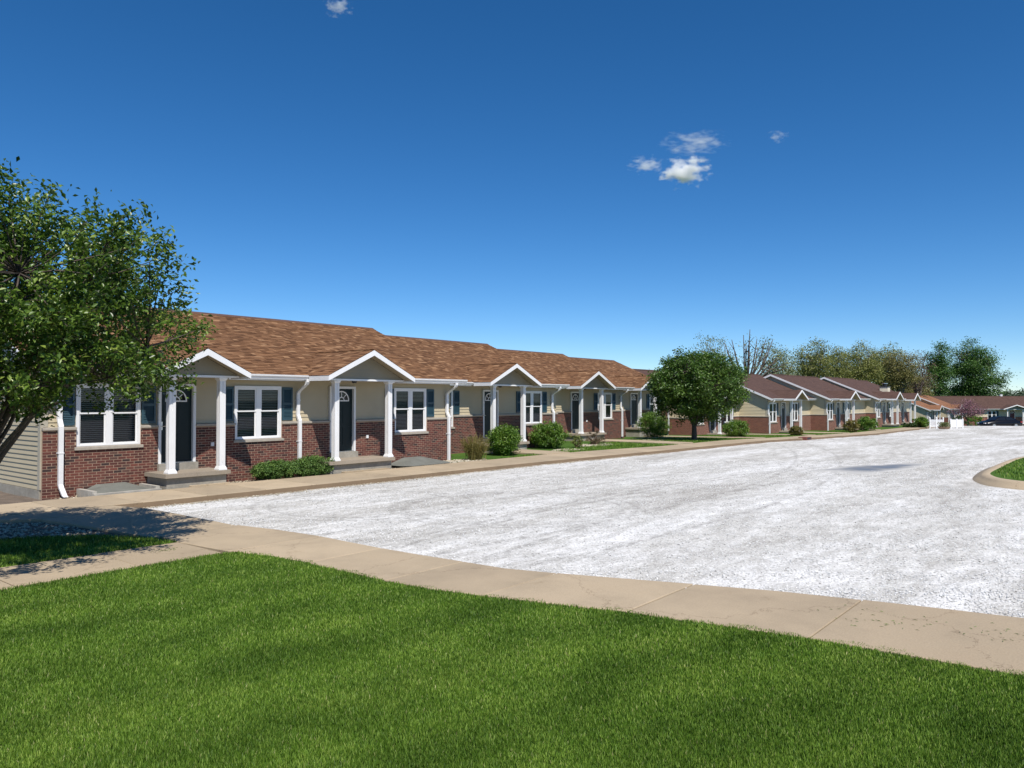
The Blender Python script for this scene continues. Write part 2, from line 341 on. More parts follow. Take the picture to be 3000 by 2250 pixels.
class MB:
    def __init__(s): s.v = []; s.f = []; s.t = []
    def add(s, vs, fs, tone=.5):
        n = len(s.v); s.v += [tuple(map(float, q)) for q in vs]; s.f += [tuple(i+n for i in q) for q in fs]; s.t += [tone]*len(vs); return s
    def box(s, x0, x1, y0, y1, z0, z1, tone=.5):
        return s.add([(x0,y0,z0),(x1,y0,z0),(x1,y1,z0),(x0,y1,z0),(x0,y0,z1),(x1,y0,z1),(x1,y1,z1),(x0,y1,z1)],
                     [(0,3,2,1),(4,5,6,7),(0,1,5,4),(1,2,6,5),(2,3,7,6),(3,0,4,7)], tone)
    def hexa(s, bot, top, tone=.5):
        return s.add(list(bot)+list(top), [(3,2,1,0),(4,5,6,7),(0,1,5,4),(1,2,6,5),(2,3,7,6),(3,0,4,7)], tone)
    def extrude_x(s, prof, x0, x1, tone=.5):      # prof: (y,z) ring
        n = len(prof)
        vs = [(x0, y, z) for y, z in prof] + [(x1, y, z) for y, z in prof]
        return s.add(vs, [(i, (i+1) % n, n+(i+1) % n, n+i) for i in range(n)] + [tuple(range(n-1, -1, -1)), tuple(range(n, 2*n))], tone)
    def extrude_y(s, prof, y0, y1, tone=.5):      # prof: (x,z) ring
        n = len(prof)
        vs = [(x, y0, z) for x, z in prof] + [(x, y1, z) for x, z in prof]
        return s.add(vs, [((i+1) % n, i, n+i, n+(i+1) % n) for i in range(n)] + [tuple(range(n)), tuple(range(2*n-1, n-1, -1))], tone)
    def extrude_z(s, prof, z0, z1, tone=.5, s0=1, s1=1, c=(0, 0)):
        n = len(prof)
        vs = [(c[0]+x*s0, c[1]+y*s0, z0) for x, y in prof] + [(c[0]+x*s1, c[1]+y*s1, z1) for x, y in prof]
        return s.add(vs, [(i, (i+1) % n, n+(i+1) % n, n+i) for i in range(n)] + [tuple(range(n-1, -1, -1)), tuple(range(n, 2*n))], tone)
    def sweep_rect(s, pts, w, d, tone=.5):        # pts (x,y,z); rect in the XY plane
        vs = []; fs = []
        for p in pts: vs += [(p[0]-w/2,p[1]-d/2,p[2]),(p[0]+w/2,p[1]-d/2,p[2]),(p[0]+w/2,p[1]+d/2,p[2]),(p[0]-w/2,p[1]+d/2,p[2])]
        for i in range(len(pts)-1):
            for j in range(4): fs.append((4*i+j, 4*i+4+j, 4*i+4+(j+1) % 4, 4*i+(j+1) % 4))
        fs += [(0,1,2,3), tuple(4*(len(pts)-1)+k for k in (3,2,1,0))]
        return s.add(vs, fs, tone)
    def tube(s, pts, rad, sides=6, tone=.5):
        pts = [Vector(p) for p in pts]; vs = []; fs = []
        for i, p in enumerate(pts):
            d = (pts[min(i+1, len(pts)-1)] - pts[max(i-1, 0)])
            d = d.normalized() if d.length > 1e-6 else Vector((0, 0, 1))
            a = d.cross(Vector((.31, .94, .13))); a = a.normalized() if a.length > 1e-4 else d.orthogonal().normalized()
            b = d.cross(a)
            for k in range(sides):
                th = 2*math.pi*k/sides; vs.append(p + (a*math.cos(th)+b*math.sin(th))*rad[i])
        for i in range(len(pts)-1):
            for k in range(sides): fs.append((i*sides+k, i*sides+(k+1) % sides, (i+1)*sides+(k+1) % sides, (i+1)*sides+k))
        fs += [tuple(range(sides-1, -1, -1)), tuple(range((len(pts)-1)*sides, len(pts)*sides))]
        return s.add(vs, fs, tone)
    def mesh(s, name, mat, smooth=False):
        me = bpy.data.meshes.new(name); me.from_pydata(s.v, [], s.f); me.update()
        a = me.attributes.new('tone', 'FLOAT', 'POINT'); a.data.foreach_set('value', np.array(s.t, dtype=np.float32))
        me.materials.append(MAT[mat])
        if smooth: me.polygons.foreach_set('use_smooth', np.ones(len(me.polygons), dtype=bool))
        return me
    def build(s, name, mat, parent=None, smooth=False):
        return link(bpy.data.objects.new(name, s.mesh(name, mat, smooth)), parent)
def tag(o, label=None, cat=None, group=None, kind=None):
    if label: o['label'] = label
    if cat: o['category'] = cat
    if group: o['group'] = group
    if kind: o['kind'] = kind
    return o
def empty(name, loc, rz=0, label=None, cat=None, group=None):
    o = bpy.data.objects.new(name, None); C.objects.link(o); o.location = loc; o.rotation_euler = (0, 0, rz); o.empty_display_size = .3
    return tag(o, label, cat, group)
def cut(a, b, holes):
    """interval [a,b] minus holes"""
    segs = [(a, b)]
    for h0, h1 in holes:
        nx = []
        for p, q in segs:
            if h1 <= p or h0 >= q: nx.append((p, q)); continue
            if h0 > p: nx.append((p, h0))
            if h1 < q: nx.append((h1, q))
        segs = nx
    return segs

# ------------------------------------------------------------------ setting: ground, gravel lot, lawns, walks
def sheet(name, xs, ys, zf, mat, kind='structure'):
    X, Y = np.meshgrid(xs, ys); Z = zf(X, Y); nx = len(xs); ny = len(ys)
    V = np.stack([X.ravel(), Y.ravel(), Z.ravel()], 1)
    i = np.arange(nx*ny).reshape(ny, nx)
    F = np.stack([i[:-1, :-1].ravel(), i[:-1, 1:].ravel(), i[1:, 1:].ravel(), i[1:, :-1].ravel()], 1)
    o = link(bpy.data.objects.new(name, raw_mesh(name, V, F, mat, smooth=True))); o['kind'] = kind
    return o
sheet('ground', np.linspace(-900, 1500, 121), np.linspace(-900, 1500, 121), lambda X, Y: G(X, Y)-.45, 'field')
rs = np.random.RandomState(5)
def lumps(X, Y): return .012*np.sin(X*1.7+Y*.6)*np.sin(Y*1.3-X*.4)+.008*np.sin(X*4.1+1)*np.sin(Y*3.7+X)
sheet('gravel_lot', np.arange(-3.4, 110, .5), np.arange(-70, -1.5, .5), lambda X, Y: G(X, Y)-.085+lumps(X, Y), 'gravel')

# walks: slabs are separate pieces with open joints
LE = [(-4.22,-9.35),(-4.05,-9.95),(-4.0,-10.9),(-4.02,-13.0),(-3.71,-14.42),(-3.35,-15.6),(-3.02,-17.3),(-2.9,-19.3),(-2.85,-24),(-2.8,-34)]
RE = [(-2.93,-5.2),(-2.9,-7.05),(-2.6,-8.8),(-2.66,-11.2),(-2.52,-13.5),(-2.06,-14.8),(-1.36,-16.75),(-.88,-19.1),(-.7,-24),(-.6,-34)]
def ex(poly, y):
    p = sorted(poly, key=lambda q: q[1]); return np.interp(y, [q[1] for q in p], [q[0] for q in p])
rnd = random.Random(11)
def slab(parent, pts, ztop, th=.22, mat='concrete', name='slab'):
    """convex-ish polygon pts (x,y) CCW -> bevelled slab"""
    tone = rnd.random(); n = len(pts); c = np.mean(pts, 0); mb = MB()
    jz = [rnd.uniform(-.004, .004) for _ in range(1)][0]
    def z(p): return ztop(p[0], p[1])+jz
    ins = []
    for p in pts:
        d = np.array(p)-c; L = np.hypot(*d); ins.append(tuple(np.array(p)-d/L*.012))
    vs = [(p[0], p[1], z(p)-th) for p in pts]+[(p[0], p[1], z(p)-.010) for p in pts]+[(p[0], p[1], z(p)) for p in ins]
    fs = [tuple(range(n-1, -1, -1)), tuple(range(2*n, 3*n))]
    for i in range(n):
        j = (i+1) % n; fs += [(i, j, n+j, n+i), (n+i, n+j, 2*n+j, 2*n+i)]
    mb.add(vs, fs, tone); o = mb.build(name, mat, parent); return o
def base_sheet(name, poly, zoff, mat, kind='structure'):
    vs = [(x, y, float(G(x, y))+zoff) for x, y in poly]
    me = bpy.data.meshes.new(name); me.from_pydata(vs, [], [tuple(range(len(vs)))]); me.update(); me.materials.append(MAT[mat])
    o = link(bpy.data.objects.new(name, me)); o['kind'] = kind; return o
zb = lambda x, y: float(G(x, y))+.05
z0 = lambda x, y: float(G(x, y))
gap = .010
front = base_sheet('front_walk', [(-3.9,-7.2),(-3.2,-7.2),(-1.6,-18.5),(-1.4,-33.5),(-2.2,-33.5),(-2.2,-18.5),(-3.3,-14)], -.12, 'soil')
ys = [-7.25,-9.35,-10.95,-12.6,-14.05,-15.72,-17.55,-19.3,-21.0,-22.8,-24.6,-26.4]
for a, b in zip(ys[:-1], ys[1:]):
    la = -4.40 if a > -9 else ex(LE, a); n = 3
    if a > -9: pts = [(-4.38, -8.0-gap), (-4.30, a-gap), (float(ex(RE, a)), a-gap), (float(ex(RE, (a+b)/2)), (a+b)/2), (float(ex(RE, b)), b+gap), (-4.27, b+gap)]
    else:
        pts = [(float(ex(LE, a)), a-gap)] + [(float(ex(RE, y)), y) for y in np.linspace(a-gap, b+gap, n)] + [(float(ex(LE, y)), y) for y in np.linspace(b+gap, a-gap, n)[:-1]]
    slab(front, pts[::-1], z0)
# junction apron between the front walk and the building walk
slab(front, [(-4.45,-7.22),(-2.9,-7.22),(-2.93,-5.0),(-3.0,-3.9),(-4.95,-3.9),(-4.72,-5.2)], lambda x, y: .0+.03*max(0, min(1, (y+7)/3)))
slab(front, [(-6.2,-2.95),(-4.95,-3.89),(-3.02,-3.89),(-3.3,-3.12),(-4.3,-3.05)], lambda x, y: .03+.015*max(0, min(1, (y+4)/1)))
leftw = base_sheet('left_walk', [(-31,-9.2),(-4.5,-9.2),(-4.5,-8.1),(-31,-8.1)], -.12, 'soil')
xs = [-4.39,-5.62,-7.12,-8.62,-10.12,-11.62,-13.1,-14.6,-16.1,-17.6,-19.1]
for a, b in zip(xs[:-1], xs[1:]): slab(leftw, [(b+gap,-9.32),(a-gap,-9.34),(a-gap,-8.04),(b+gap,-7.98)], z0)
bw = base_sheet('building_walk', [(x, -2.9) for x in np.arange(-12, 84, 4)]+[(x, -1.5) for x in np.arange(80, -13, -4)], -.12, 'soil')
def wf(x): return float(np.interp(x, [-12, -4.2, -3.3, 6, 12, 20, 30, 40, 60, 85], [-2.75, -2.95, -3.12, -3.2, -3.25, -3.7, -4.05, -4.2, -3.9, -3.7]))
def wb(x): return float(np.interp(x, [-12, -4, 14, 18, 22, 34, 60, 85], [-1.15, -1.2, -1.28, -1.5, -2.2, -2.45, -2.2, -2.0]))
x = -11.8
while x < 82:
    b = x+(1.52 if x < 30 else 3.04)
    slab(bw, [(x+gap, wf(x)), (b-gap, wf(b)), (b-gap, wb(b)), (x+gap, wb(x))], zb); x = b
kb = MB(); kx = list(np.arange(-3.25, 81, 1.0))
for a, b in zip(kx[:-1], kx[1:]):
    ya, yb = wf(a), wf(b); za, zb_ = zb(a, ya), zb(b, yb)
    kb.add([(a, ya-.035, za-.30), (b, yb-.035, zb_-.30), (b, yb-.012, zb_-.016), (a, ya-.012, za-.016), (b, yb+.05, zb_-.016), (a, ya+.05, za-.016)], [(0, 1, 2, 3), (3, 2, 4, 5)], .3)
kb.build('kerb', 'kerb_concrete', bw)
# paths from the walk to the porches
def path(x0, x1, y0, y1):
    y = y0; k = 0
    while y < y1-.1:
        yb = min(y+1.35, y1); slab(bw, [(x0, y+gap), (x1, y+gap), (x1, yb-gap), (x0, yb-gap)], lambda X, Y: float(G(X, Y))+.085, .25); y = yb
path(-.55, .52, -1.27, -1.02); path(4.3, 6.1, -1.32, -1.02)
path(14.4, 16.0, -1.42, 1.18); path(24.3, 25.9, -2.2, 3.4); path(33.6, 35.2, -2.4, 5.1)
path(51.2, 52.9, -2.3, 1.35); path(61.4, 63.1, -2.1, .0); path(42.9, 44.5, -2.4, 3.7)

# lawns: soil/turf sheets under the blades
def poly_sheet(name, poly, z, mat): return base_sheet(name, poly, z, mat)
poly_sheet('front_lawn', [(-40,-9.36),(-4.35,-9.36),(-4.2,-9.5)]+[(a+.02, b) for a, b in LE[1:]]+[(-40,-34)], -.022, 'turf')
poly_sheet('strip_lawn', [(-31,-7.98),(-4.42,-8.0),(-4.50,-7.3),(-5.0,-6.35),(-5.7,-5.75),(-6.6,-5.35),(-8,-5.2),(-31,-5.2)], -.012, 'turf')
poly_sheet('rock_bed', [(-31,-5.25),(-6.55,-5.30),(-5.6,-5.75),(-4.95,-6.3),(-4.5,-7.2),(-4.72,-5.2),(-4.95,-3.9),(-6.2,-2.98),(-31,-2.8)], -.035, 'soil')
gx = np.arange(9.4, 86, 1.0)
sheet('building_lawn', gx, np.array(list(np.arange(-2.5, 14, .8))), lambda X, Y: G(X, Y)+.012, 'turf')
sheet('planting_bed', np.arange(-12, 9.6, .8), np.arange(-1.6, 12, .6), lambda X, Y: G(X, Y)-.06-.02*np.sin(X*2)*np.sin(Y*3), 'soil')

# ------------------------------------------------------------------ houses
RISE = .425
PIECES = {}
def brick_mesh(key, L, tone, mat='brick'):
    k = (key, L, tone)
    if k not in PIECES:
        mb = MB(); h = .0575; e = .002
        mb.add([(0,0,0),(L,0,0),(L,0,h),(0,0,h),(e,-.005,e),(L-e,-.005,e),(L-e,-.005,h-e),(e,-.005,h-e)],
               [(4,5,6,7),(0,1,5,4),(1,2,6,5),(2,3,7,6),(3,0,4,7)], tone)
        PIECES[k] = mb.mesh('brick', mat)
    return PIECES[k]
TONES = [.02, .12, .25, .34, .42, .5, .56, .62, .7, .78, .86, .97]
def shingle_mesh(wd, tone, mat, th):
    k = ('sh', wd, tone, mat, th)
    if k not in PIECES:
        mb = MB(); e = .145
        mb.add([(0,0,0),(wd,0,0),(wd,e+.01,0),(0,e+.01,0),(0.002,0,th),(wd-.002,0,th),(wd-.002,e+.01,.002),(.002,e+.01,.002)],
               [(4,5,6,7),(0,1,5,4),(1,2,6,5),(3,0,4,7)], tone)
        PIECES[k] = mb.mesh('shingle', mat)
    return PIECES[k]
def shingle_plane(parent, O, slope_dir, W, L, mat, seed, single=0, worldoff=None, minx=None, xclip=None):
    """courses of shingles on a plane through O, x along the eave, slope_dir (dy,dz) unit up the slope"""
    rr = random.Random(seed); dy, dz = slope_dir; e = .14; items = []
    nc = int(L/e)
    for r_ in range(nc):
        x = -rr.random()*.3; v = r_*e
        while x < W:
            wd = rr.choice([.12, .16, .20, .24, .30]); a = max(0, x); b = min(W, x+wd)
            if b-a > .04:
                tone = rr.choice(TONES); th = rr.choice([.010, .018, .022])
                items.append((a, b, v, tone, th, wd if (b-a) > wd-1e-6 else None))
            x += wd
    chosen = set()
    if single:
        d = []
        for i, it in enumerate(items):
            wx = worldoff[0]+it[0]; wy = worldoff[1]+O[1]+it[2]*dy
            if it[5] and (minx is None or wx > minx): d.append((depth(wx, wy), i))
        d.sort(); chosen = set(i for _, i in d[:single])
    ang = math.atan2(dz, dy); mb = MB(); nrm = (-dz, dy)
    for i, (a, b, v, tone, th, full) in enumerate(items):
        if i in chosen:
            o = bpy.data.objects.new('shingle', shingle_mesh(full, tone, mat, th)); link(o, parent)
            o.location = (O[0]+a, O[1]+v*dy, O[2]+v*dz); o.rotation_euler = (ang, 0, 0)
        else:
            y0_, z0_ = O[1]+v*dy, O[2]+v*dz; y1_, z1_ = O[1]+(v+e+.01)*dy, O[2]+(v+e+.01)*dz; x0, x1 = O[0]+a, O[0]+b
            mb.add([(x0,y0_,z0_),(x1,y0_,z0_),(x1,y1_,z1_),(x0,y1_,z1_),(x0+.002,y0_+nrm[0]*th,z0_+nrm[1]*th),(x1-.002,y0_+nrm[0]*th,z0_+nrm[1]*th),
                    (x1-.002,y1_+nrm[0]*.002,z1_+nrm[1]*.002),(x0+.002,y1_+nrm[0]*.002,z1_+nrm[1]*.002)],
                   [(4,5,6,7),(0,1,5,4),(1,2,6,5),(3,0,4,7)], tone)
    if mb.v: tag(mb.build('shingle_field', mat, parent), kind='stuff')

def window(house, x0, x1, z0_, z1_, detail, shut=(True, True), siding_bottom=1.63):
    W = x1-x0; cw = .075; mid = (x0+x1)/2; mw = .075; fy0, fy1 = -.060, -.002
    f = MB()
    f.box(x0, x0+cw, fy0, fy1, z0_, z1_).box(x1-cw, x1, fy0, fy1, z0_, z1_).box(x0+cw, x1-cw, fy0, fy1, z1_-cw, z1_).box(x0+cw, x1-cw, fy0, fy1, z0_, z0_+.035)
    f.box(mid-mw, mid+mw, fy0+.004, fy1, z0_+.035, z1_-cw)
    win = f.build('window', 'white_trim', house)
    zm = (z0_+z1_)/2+.02
    for a, b in ((x0+cw, mid-mw), (mid+mw, x1-cw)):
        s = MB(); r_ = .036
        # upper sash sits a little in front of the lower one
        for lo, hi, yy in ((zm, z1_-cw, -.044), (z0_+.035, zm+.03, -.022)):
            s.box(a, a+r_, yy, yy+.02, lo, hi).box(b-r_, b, yy, yy+.02, lo, hi).box(a+r_, b-r_, yy, yy+.02, hi-r_, hi).box(a+r_, b-r_, yy, yy+.02, lo, lo+r_)
        s.build('sash', 'white_trim', win)
        for lo, hi, yy in ((zm, z1_-cw, -.034), (z0_+.035, zm+.03, -.012)):
            p = MB(); p.add([(a+r_, yy, lo+r_), (b-r_, yy, lo+r_), (b-r_, yy, hi-r_), (a+r_, yy, hi-r_)], [(0, 1, 2, 3)]); p.build('pane', 'glass', win)
        bl = MB(); z = z1_-cw-.03; st = .048 if detail else .09
        while z > z0_+.06:
            t_ = .020; bl.add([(a+.01, .012, z-.010), (b-.01, .012, z-.010), (b-.01, .040, z+.012), (a+.01, .040, z+.012)], [(0, 1, 2, 3)]); z -= st
        tag(bl.build('blind', 'blind', win), kind='stuff')
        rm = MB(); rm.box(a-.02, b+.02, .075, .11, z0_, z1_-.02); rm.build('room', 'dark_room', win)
    sm = MB(); sm.hexa([(x0-.05,-.135,z0_-.085),(x1+.05,-.135,z0_-.085),(x1+.05,-.01,z0_-.085),(x0-.05,-.01,z0_-.085)], [(x0-.05,-.135,z0_-.018),(x1+.05,-.135,z0_-.018),(x1+.05,-.01,z0_-.002),(x0-.05,-.01,z0_-.002)])
    sm.build('sill', 'stone_band', win)
    for k, on in enumerate(shut):
        if not on: continue
        a, b = (x0-.40, x0-.03) if k == 0 else (x1+.03, x1+.40); lo, hi = siding_bottom+.03, z1_-.03
        m_ = MB(); st = .05; ya, yb = -.062, -.024
        m_.box(a, a+st, ya, yb, lo, hi).box(b-st, b, ya, yb, lo, hi).box(a+st, b-st, ya, yb, hi-.06, hi).box(a+st, b-st, ya, yb, lo, lo+.07).box(a+st, b-st, ya, yb, (lo+hi)/2-.03, (lo+hi)/2+.03)
        m_.box(a+st, b-st, -.034, -.026, lo+.07, hi-.06)
        sh = m_.build('shutter', 'shutter_paint', house)
        lv = MB(); z = lo+.08; step = .042 if detail else .09
        while z < hi-.09:
            if abs(z+.02-(lo+hi)/2) > .05: lv.add([(a+st, -.058, z), (b-st, -.058, z), (b-st, -.036, z+.034), (a+st, -.036, z+.034)], [(0, 1, 2, 3)])
            z += step
        tag(lv.build('louvre', 'shutter_paint', sh), kind='stuff')
    return win

def door(house, xc, fz, handle=True, fan=True, mat='door_paint'):
    hw = .44; h = 2.03; c = .075
    f = MB(); f.box(xc-hw-c, xc-hw, -.10, .05, fz-.0, fz+h+.075).box(xc+hw, xc+hw+c, -.10, .05, fz, fz+h+.075).box(xc-hw, xc+hw, -.10, .05, fz+h, fz+h+.075)
    fr = f.build('door_frame', 'white_trim', house)
    d = MB(); d.box(xc-hw, xc+hw, .0, .045, fz+.02, fz+h)
    for a, b in ((-.34, -.06), (.06, .34)):
        for lo, hi in ((.22, .80), (.92, 1.52)):
            d.box(xc+a, xc+b, -.010, .001, fz+lo, fz+hi)
    do = d.build('door', mat, house)
    if fan:
        r0, zb_ = .30, fz+1.66; m_ = MB(); N = 14
        for i in range(N):
            a0, a1 = math.pi*i/N, math.pi*(i+1)/N
            for ri, ro in ((r0-.035, r0), (.085, .11)):
                pr = [(ri*math.cos(a0), ri*math.sin(a0)), (ro*math.cos(a0), ro*math.sin(a0)), (ro*math.cos(a1), ro*math.sin(a1)), (ri*math.cos(a1), ri*math.sin(a1))]
                m_.extrude_y([(xc+p[0], zb_+p[1]) for p in pr], -.020, .0)
        m_.box(xc-r0, xc+r0, -.021, 0, zb_-.035, zb_)
        for ang in (45, 90, 135):
            ca, sa = math.cos(R(ang)), math.sin(R(ang)); nx_, nz_ = -sa*.011, ca*.011
            pr = [(.1*ca+nx_, .1*sa+nz_), (.1*ca-nx_, .1*sa-nz_), (.28*ca-nx_, .28*sa-nz_), (.28*ca+nx_, .28*sa+nz_)]
            m_.extrude_y([(xc+p[0], zb_+p[1]) for p in pr], -.019, .0)
        m_.build('fanlight_frame', 'white_trim', do)
        g_ = MB(); pts = [(xc+.275*math.cos(math.pi*i/16), -.008, zb_+.275*math.sin(math.pi*i/16)) for i in range(17)]
        g_.add(pts[::-1], [tuple(range(17))]); g_.build('fanlight_pane', 'car_glass', do)
    if handle:
        k = MB(); k.box(xc-hw+.035, xc-hw+.075, -.012, .001, fz+.88, fz+1.10); k.tube([(xc-hw+.055, -.01, fz+.98), (xc-hw+.055, -.05, fz+.98), (xc-hw+.15, -.052, fz+.98)], [.009]*3, 6)
        k.build('handle', 'handle_metal', do)
    s = MB(); s.box(xc-hw-.1, xc+hw+.1, -.20, .04, .415, fz-.004); s.build('door_step', 'foundation', house)
    t = MB(); t.box(xc-hw, xc+hw, -.11, .04, fz-.003, fz+.02); t.build('threshold', 'handle_metal', house)

def house(label, X0, S, W, drop=0.0, doors=(), wins=(), spouts=(), detail=0, roof='shingle_tan', left='siding', depth_=9.5, rz=0, brick_single=0, shingle_single=0,
          fz=.60, minx=None, seed=1, group=None, ground=-.1, shut=True, door_mat='door_paint', brick_top=1.56, ov=.30, right_wall=False, brick_base=None):
    """local frame: x along the front, y=0 the siding face, z=0 street level of its row"""
    H = empty('row_house', (X0, S, drop), rz, label, 'house', group)
    far = detail == 0
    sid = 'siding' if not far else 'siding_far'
    ridge_y = depth_/2; eave = 3.00; oh = .5
    rz_ = eave+RISE*(ridge_y+oh)
    # openings in the front
    op = []
    for wx0, wx1, a, b in wins: op.append((wx0, wx1, 1.06, 2.68))
    for d in doors: op.append((d['x']-.52, d['x']+.52, .41, 2.71))
    def holes(lo, hi, pad=0): return [(a-pad, b+pad) for a, b, c, d in op if c < hi-1e-4 and d > lo+1e-4]
    # shell
    c = MB(); c.box(.12, W-.12, .12, depth_-.12, ground, eave-.1); c.build('wall_core', 'dark_room', H)
    bb = ground if brick_base is None else brick_base
    # brick
    if far:
        bw_ = MB()
        zs = sorted(set([bb, brick_top]+[z for o_ in op for z in (o_[2], o_[3]) if bb < z < brick_top]))
        for lo, hi in zip(zs[:-1], zs[1:]):
            for a, b in cut(0, W, holes(lo, hi)): bw_.box(a, b, -.09, .1, lo, hi)
        bwo = bw_.build('brick_wall', 'brick_far', H)
    else:
        bw_ = MB()
        zs = sorted(set([bb, brick_top]+[z for o_ in op for z in (o_[2], o_[3]) if bb < z < brick_top]))
        for lo, hi in zip(zs[:-1], zs[1:]):
            for a, b in cut(0, W, holes(lo, hi)): bw_.box(a, b, -.090, .1, lo, hi)
        bwo = bw_.build('mortar_wall', 'mortar', H)
        rr = random.Random(seed*7); items = []; z = bb+.006; row = 0
        while z+.0575 < brick_top+.004:
            x_ = -.1015 if row % 2 else 0.0
            hs = holes(z, z+.057)
            while x_ < W:
                a, b = max(0.0, x_), min(W, x_+.1925)
                for p, q in cut(a, b, hs):
                    if q-p > .03: items.append((p, round(q-p, 3), z, rr.choice(TONES)))
                x_ += .203
            z += .0677; row += 1
        order = sorted(range(len(items)), key=lambda i: depth(X0+items[i][0], S) if (items[i][1] > .185 and items[i][2] > .1) else 1e9)
        chosen = set(order[:brick_single]); mb = MB()
        for i, (p, L, z, tone) in enumerate(items):
            if i in chosen:
                o = bpy.data.objects.new('brick', brick_mesh('b', L, tone)); link(o, bwo); o.location = (p, -.0885, z)
            else:
                j = rr.uniform(-.0015, .0015)+.004; h = .0575; e = .002
                mb.add([(p,-.088,z),(p+L,-.088,z),(p+L,-.088,z+h),(p,-.088,z+h),(p+e,-.098+j,z+e),(p+L-e,-.098+j,z+e),(p+L-e,-.098+j,z+h-e),(p+e,-.098+j,z+h-e)],
                       [(4,5,6,7),(0,1,5,4),(1,2,6,5),(2,3,7,6),(3,0,4,7)], tone)
        tag(mb.build('brick_field', 'brick', bwo), kind='stuff')
    # stone band over the brick
    hs = holes(brick_top, brick_top+.07)
    for a, b in cut(-.01, W+.01, hs):
        m_ = MB(); m_.hexa([(a,-.135,brick_top),(b,-.135,brick_top),(b,.05,brick_top),(a,.05,brick_top)], [(a,-.135,brick_top+.055),(b,-.135,brick_top+.055),(b,.05,brick_top+.075),(a,.05,brick_top+.075)]); m_.build('stone_band', 'stone_band', H)
    # siding boards above
    shm = MB(); z0s = brick_top+.07
    zs = sorted(set([z0s, eave-.1]+[z for o_ in op for z in (o_[2], o_[3]) if z0s < z < eave-.1]))
    for lo, hi in zip(zs[:-1], zs[1:]):
        for a, b in cut(0.05, W, holes(lo, hi)): shm.box(a, b, -.003, .1, lo, hi)
    sh_o = shm.build('siding_wall', sid, H)
    e = .115; z = z0s; joined = MB()
    def board(mb, a, b, z, hi): mb.add([(a,-.003,z),(b,-.003,z),(b,-.003,hi),(a,-.003,hi),(a,-.024,z),(b,-.024,z),(b,-.005,hi),(a,-.005,hi)], [(4,5,6,7),(0,1,5,4),(1,2,6,5),(2,3,7,6),(3,0,4,7)], rnd.random())
    while z < eave-.1:
        hi = min(z+e, eave-.1); hs = holes(z, hi)
        for a, b in cut(.0, W, hs):
            if b-a < .03: continue
            if detail == 2:
                mb = MB(); board(mb, a, b, z, hi); mb.build('siding_board', sid, sh_o)
            else: board(joined, a, b, z, hi)
        z = hi
    if joined.v: tag(joined.build('siding_courses', sid, sh_o), kind='stuff')
    # end walls
    def end_wall(xe, sgn, vis):
        lowz = .16 if left == 'siding' else brick_top+.07
        em = MB(); poly = [(.02, lowz), (depth_-.02, lowz), (depth_-.02, eave), (ridge_y, rz_-.16), (.02, eave)]
        em.extrude_x(poly, min(xe, xe+sgn*-.08), max(xe, xe+sgn*-.08)); eo = em.build('end_wall', sid, H)
        if left == 'siding':
            fm = MB(); fm.box(min(xe+sgn*.04, xe-sgn*.1), max(xe+sgn*.04, xe-sgn*.1), .0, depth_, -.3, lowz-.012); fm.build('foundation', 'foundation', H)
        else:
            fm = MB(); fm.box(min(xe+sgn*.09, xe-sgn*.1), max(xe+sgn*.09, xe-sgn*.1), -.0885, depth_, ground, brick_top); fm.build('end_brick', 'brick_far', H)
            fm = MB(); fm.box(min(xe+sgn*.12, xe-sgn*.1), max(xe+sgn*.12, xe-sgn*.1), -.132, depth_, brick_top+.002, brick_top+.073); fm.build('end_band', 'stone_band', H)
        if not vis: return
        z = lowz; jm = MB()
        while z < rz_-.25:
            hi = min(z+.115, rz_-.2)
            ya = 0.0 if hi < eave-.05 else (hi-eave)/RISE-oh+.1
            yb = depth_-ya
            if yb-ya < .1: break
            mb = MB() if detail == 2 else jm
            xo, xi = xe+sgn*.026, xe+sgn*.006
            mb.add([(xe,ya,z),(xe,yb,z),(xe,yb,hi),(xe,ya,hi),(xo,ya,z),(xo,yb,z),(xi,yb,hi),(xi,ya,hi)], [(4,7,6,5),(0,4,5,1),(1,5,6,2),(2,6,7,3),(3,7,4,0)])
            if detail == 2: mb.build('siding_board', sid, eo)
            z = hi
        if jm.v: tag(jm.build('siding_courses', sid, eo), kind='stuff')
        ct = MB(); ct.box(min(xe-sgn*.02, xe+sgn*.034), max(xe-sgn*.02, xe+sgn*.034), -.034, .12, lowz if left == 'siding' else brick_top+.074, eave-.1); ct.box(min(xe-sgn*.02, xe-sgn*.13), max(xe-sgn*.02, xe-sgn*.13), -.034, -.002, brick_top+.08, eave-.1)
        ct.build('corner_post', 'corner_trim', H)
    end_wall(0.0, -1, True); end_wall(W, 1, right_wall)
    # roof
    rm = MB(); t_ = .09
    prof = [(-oh, eave), (ridge_y, rz_), (depth_+oh, eave), (depth_+oh, eave-t_), (ridge_y, rz_-t_), (-oh, eave-t_)]
    rm.extrude_x(prof[::-1], -ov, W+ov, .5); ro = rm.build('roof', roof if far else 'shingle_tan_far', H)
    sl_ = math.hypot(1, RISE); sd = (1/sl_, RISE/sl_); Ls = (ridge_y+oh)*sl_
    if not far:
        shingle_plane(ro, (-ov, -oh-.02, eave+.004), sd, W+2*ov, Ls-.02, roof, seed, shingle_single, (X0-ov, S), minx)
    rc = MB(); rc.extrude_x([(ridge_y-.16, rz_-.045), (ridge_y, rz_+.035), (ridge_y+.16, rz_-.045), (ridge_y, rz_+.005)][::-1], -ov-.01, W+ov+.01); rc.build('ridge_cap', 'ridge_cap' if not far else roof, ro)
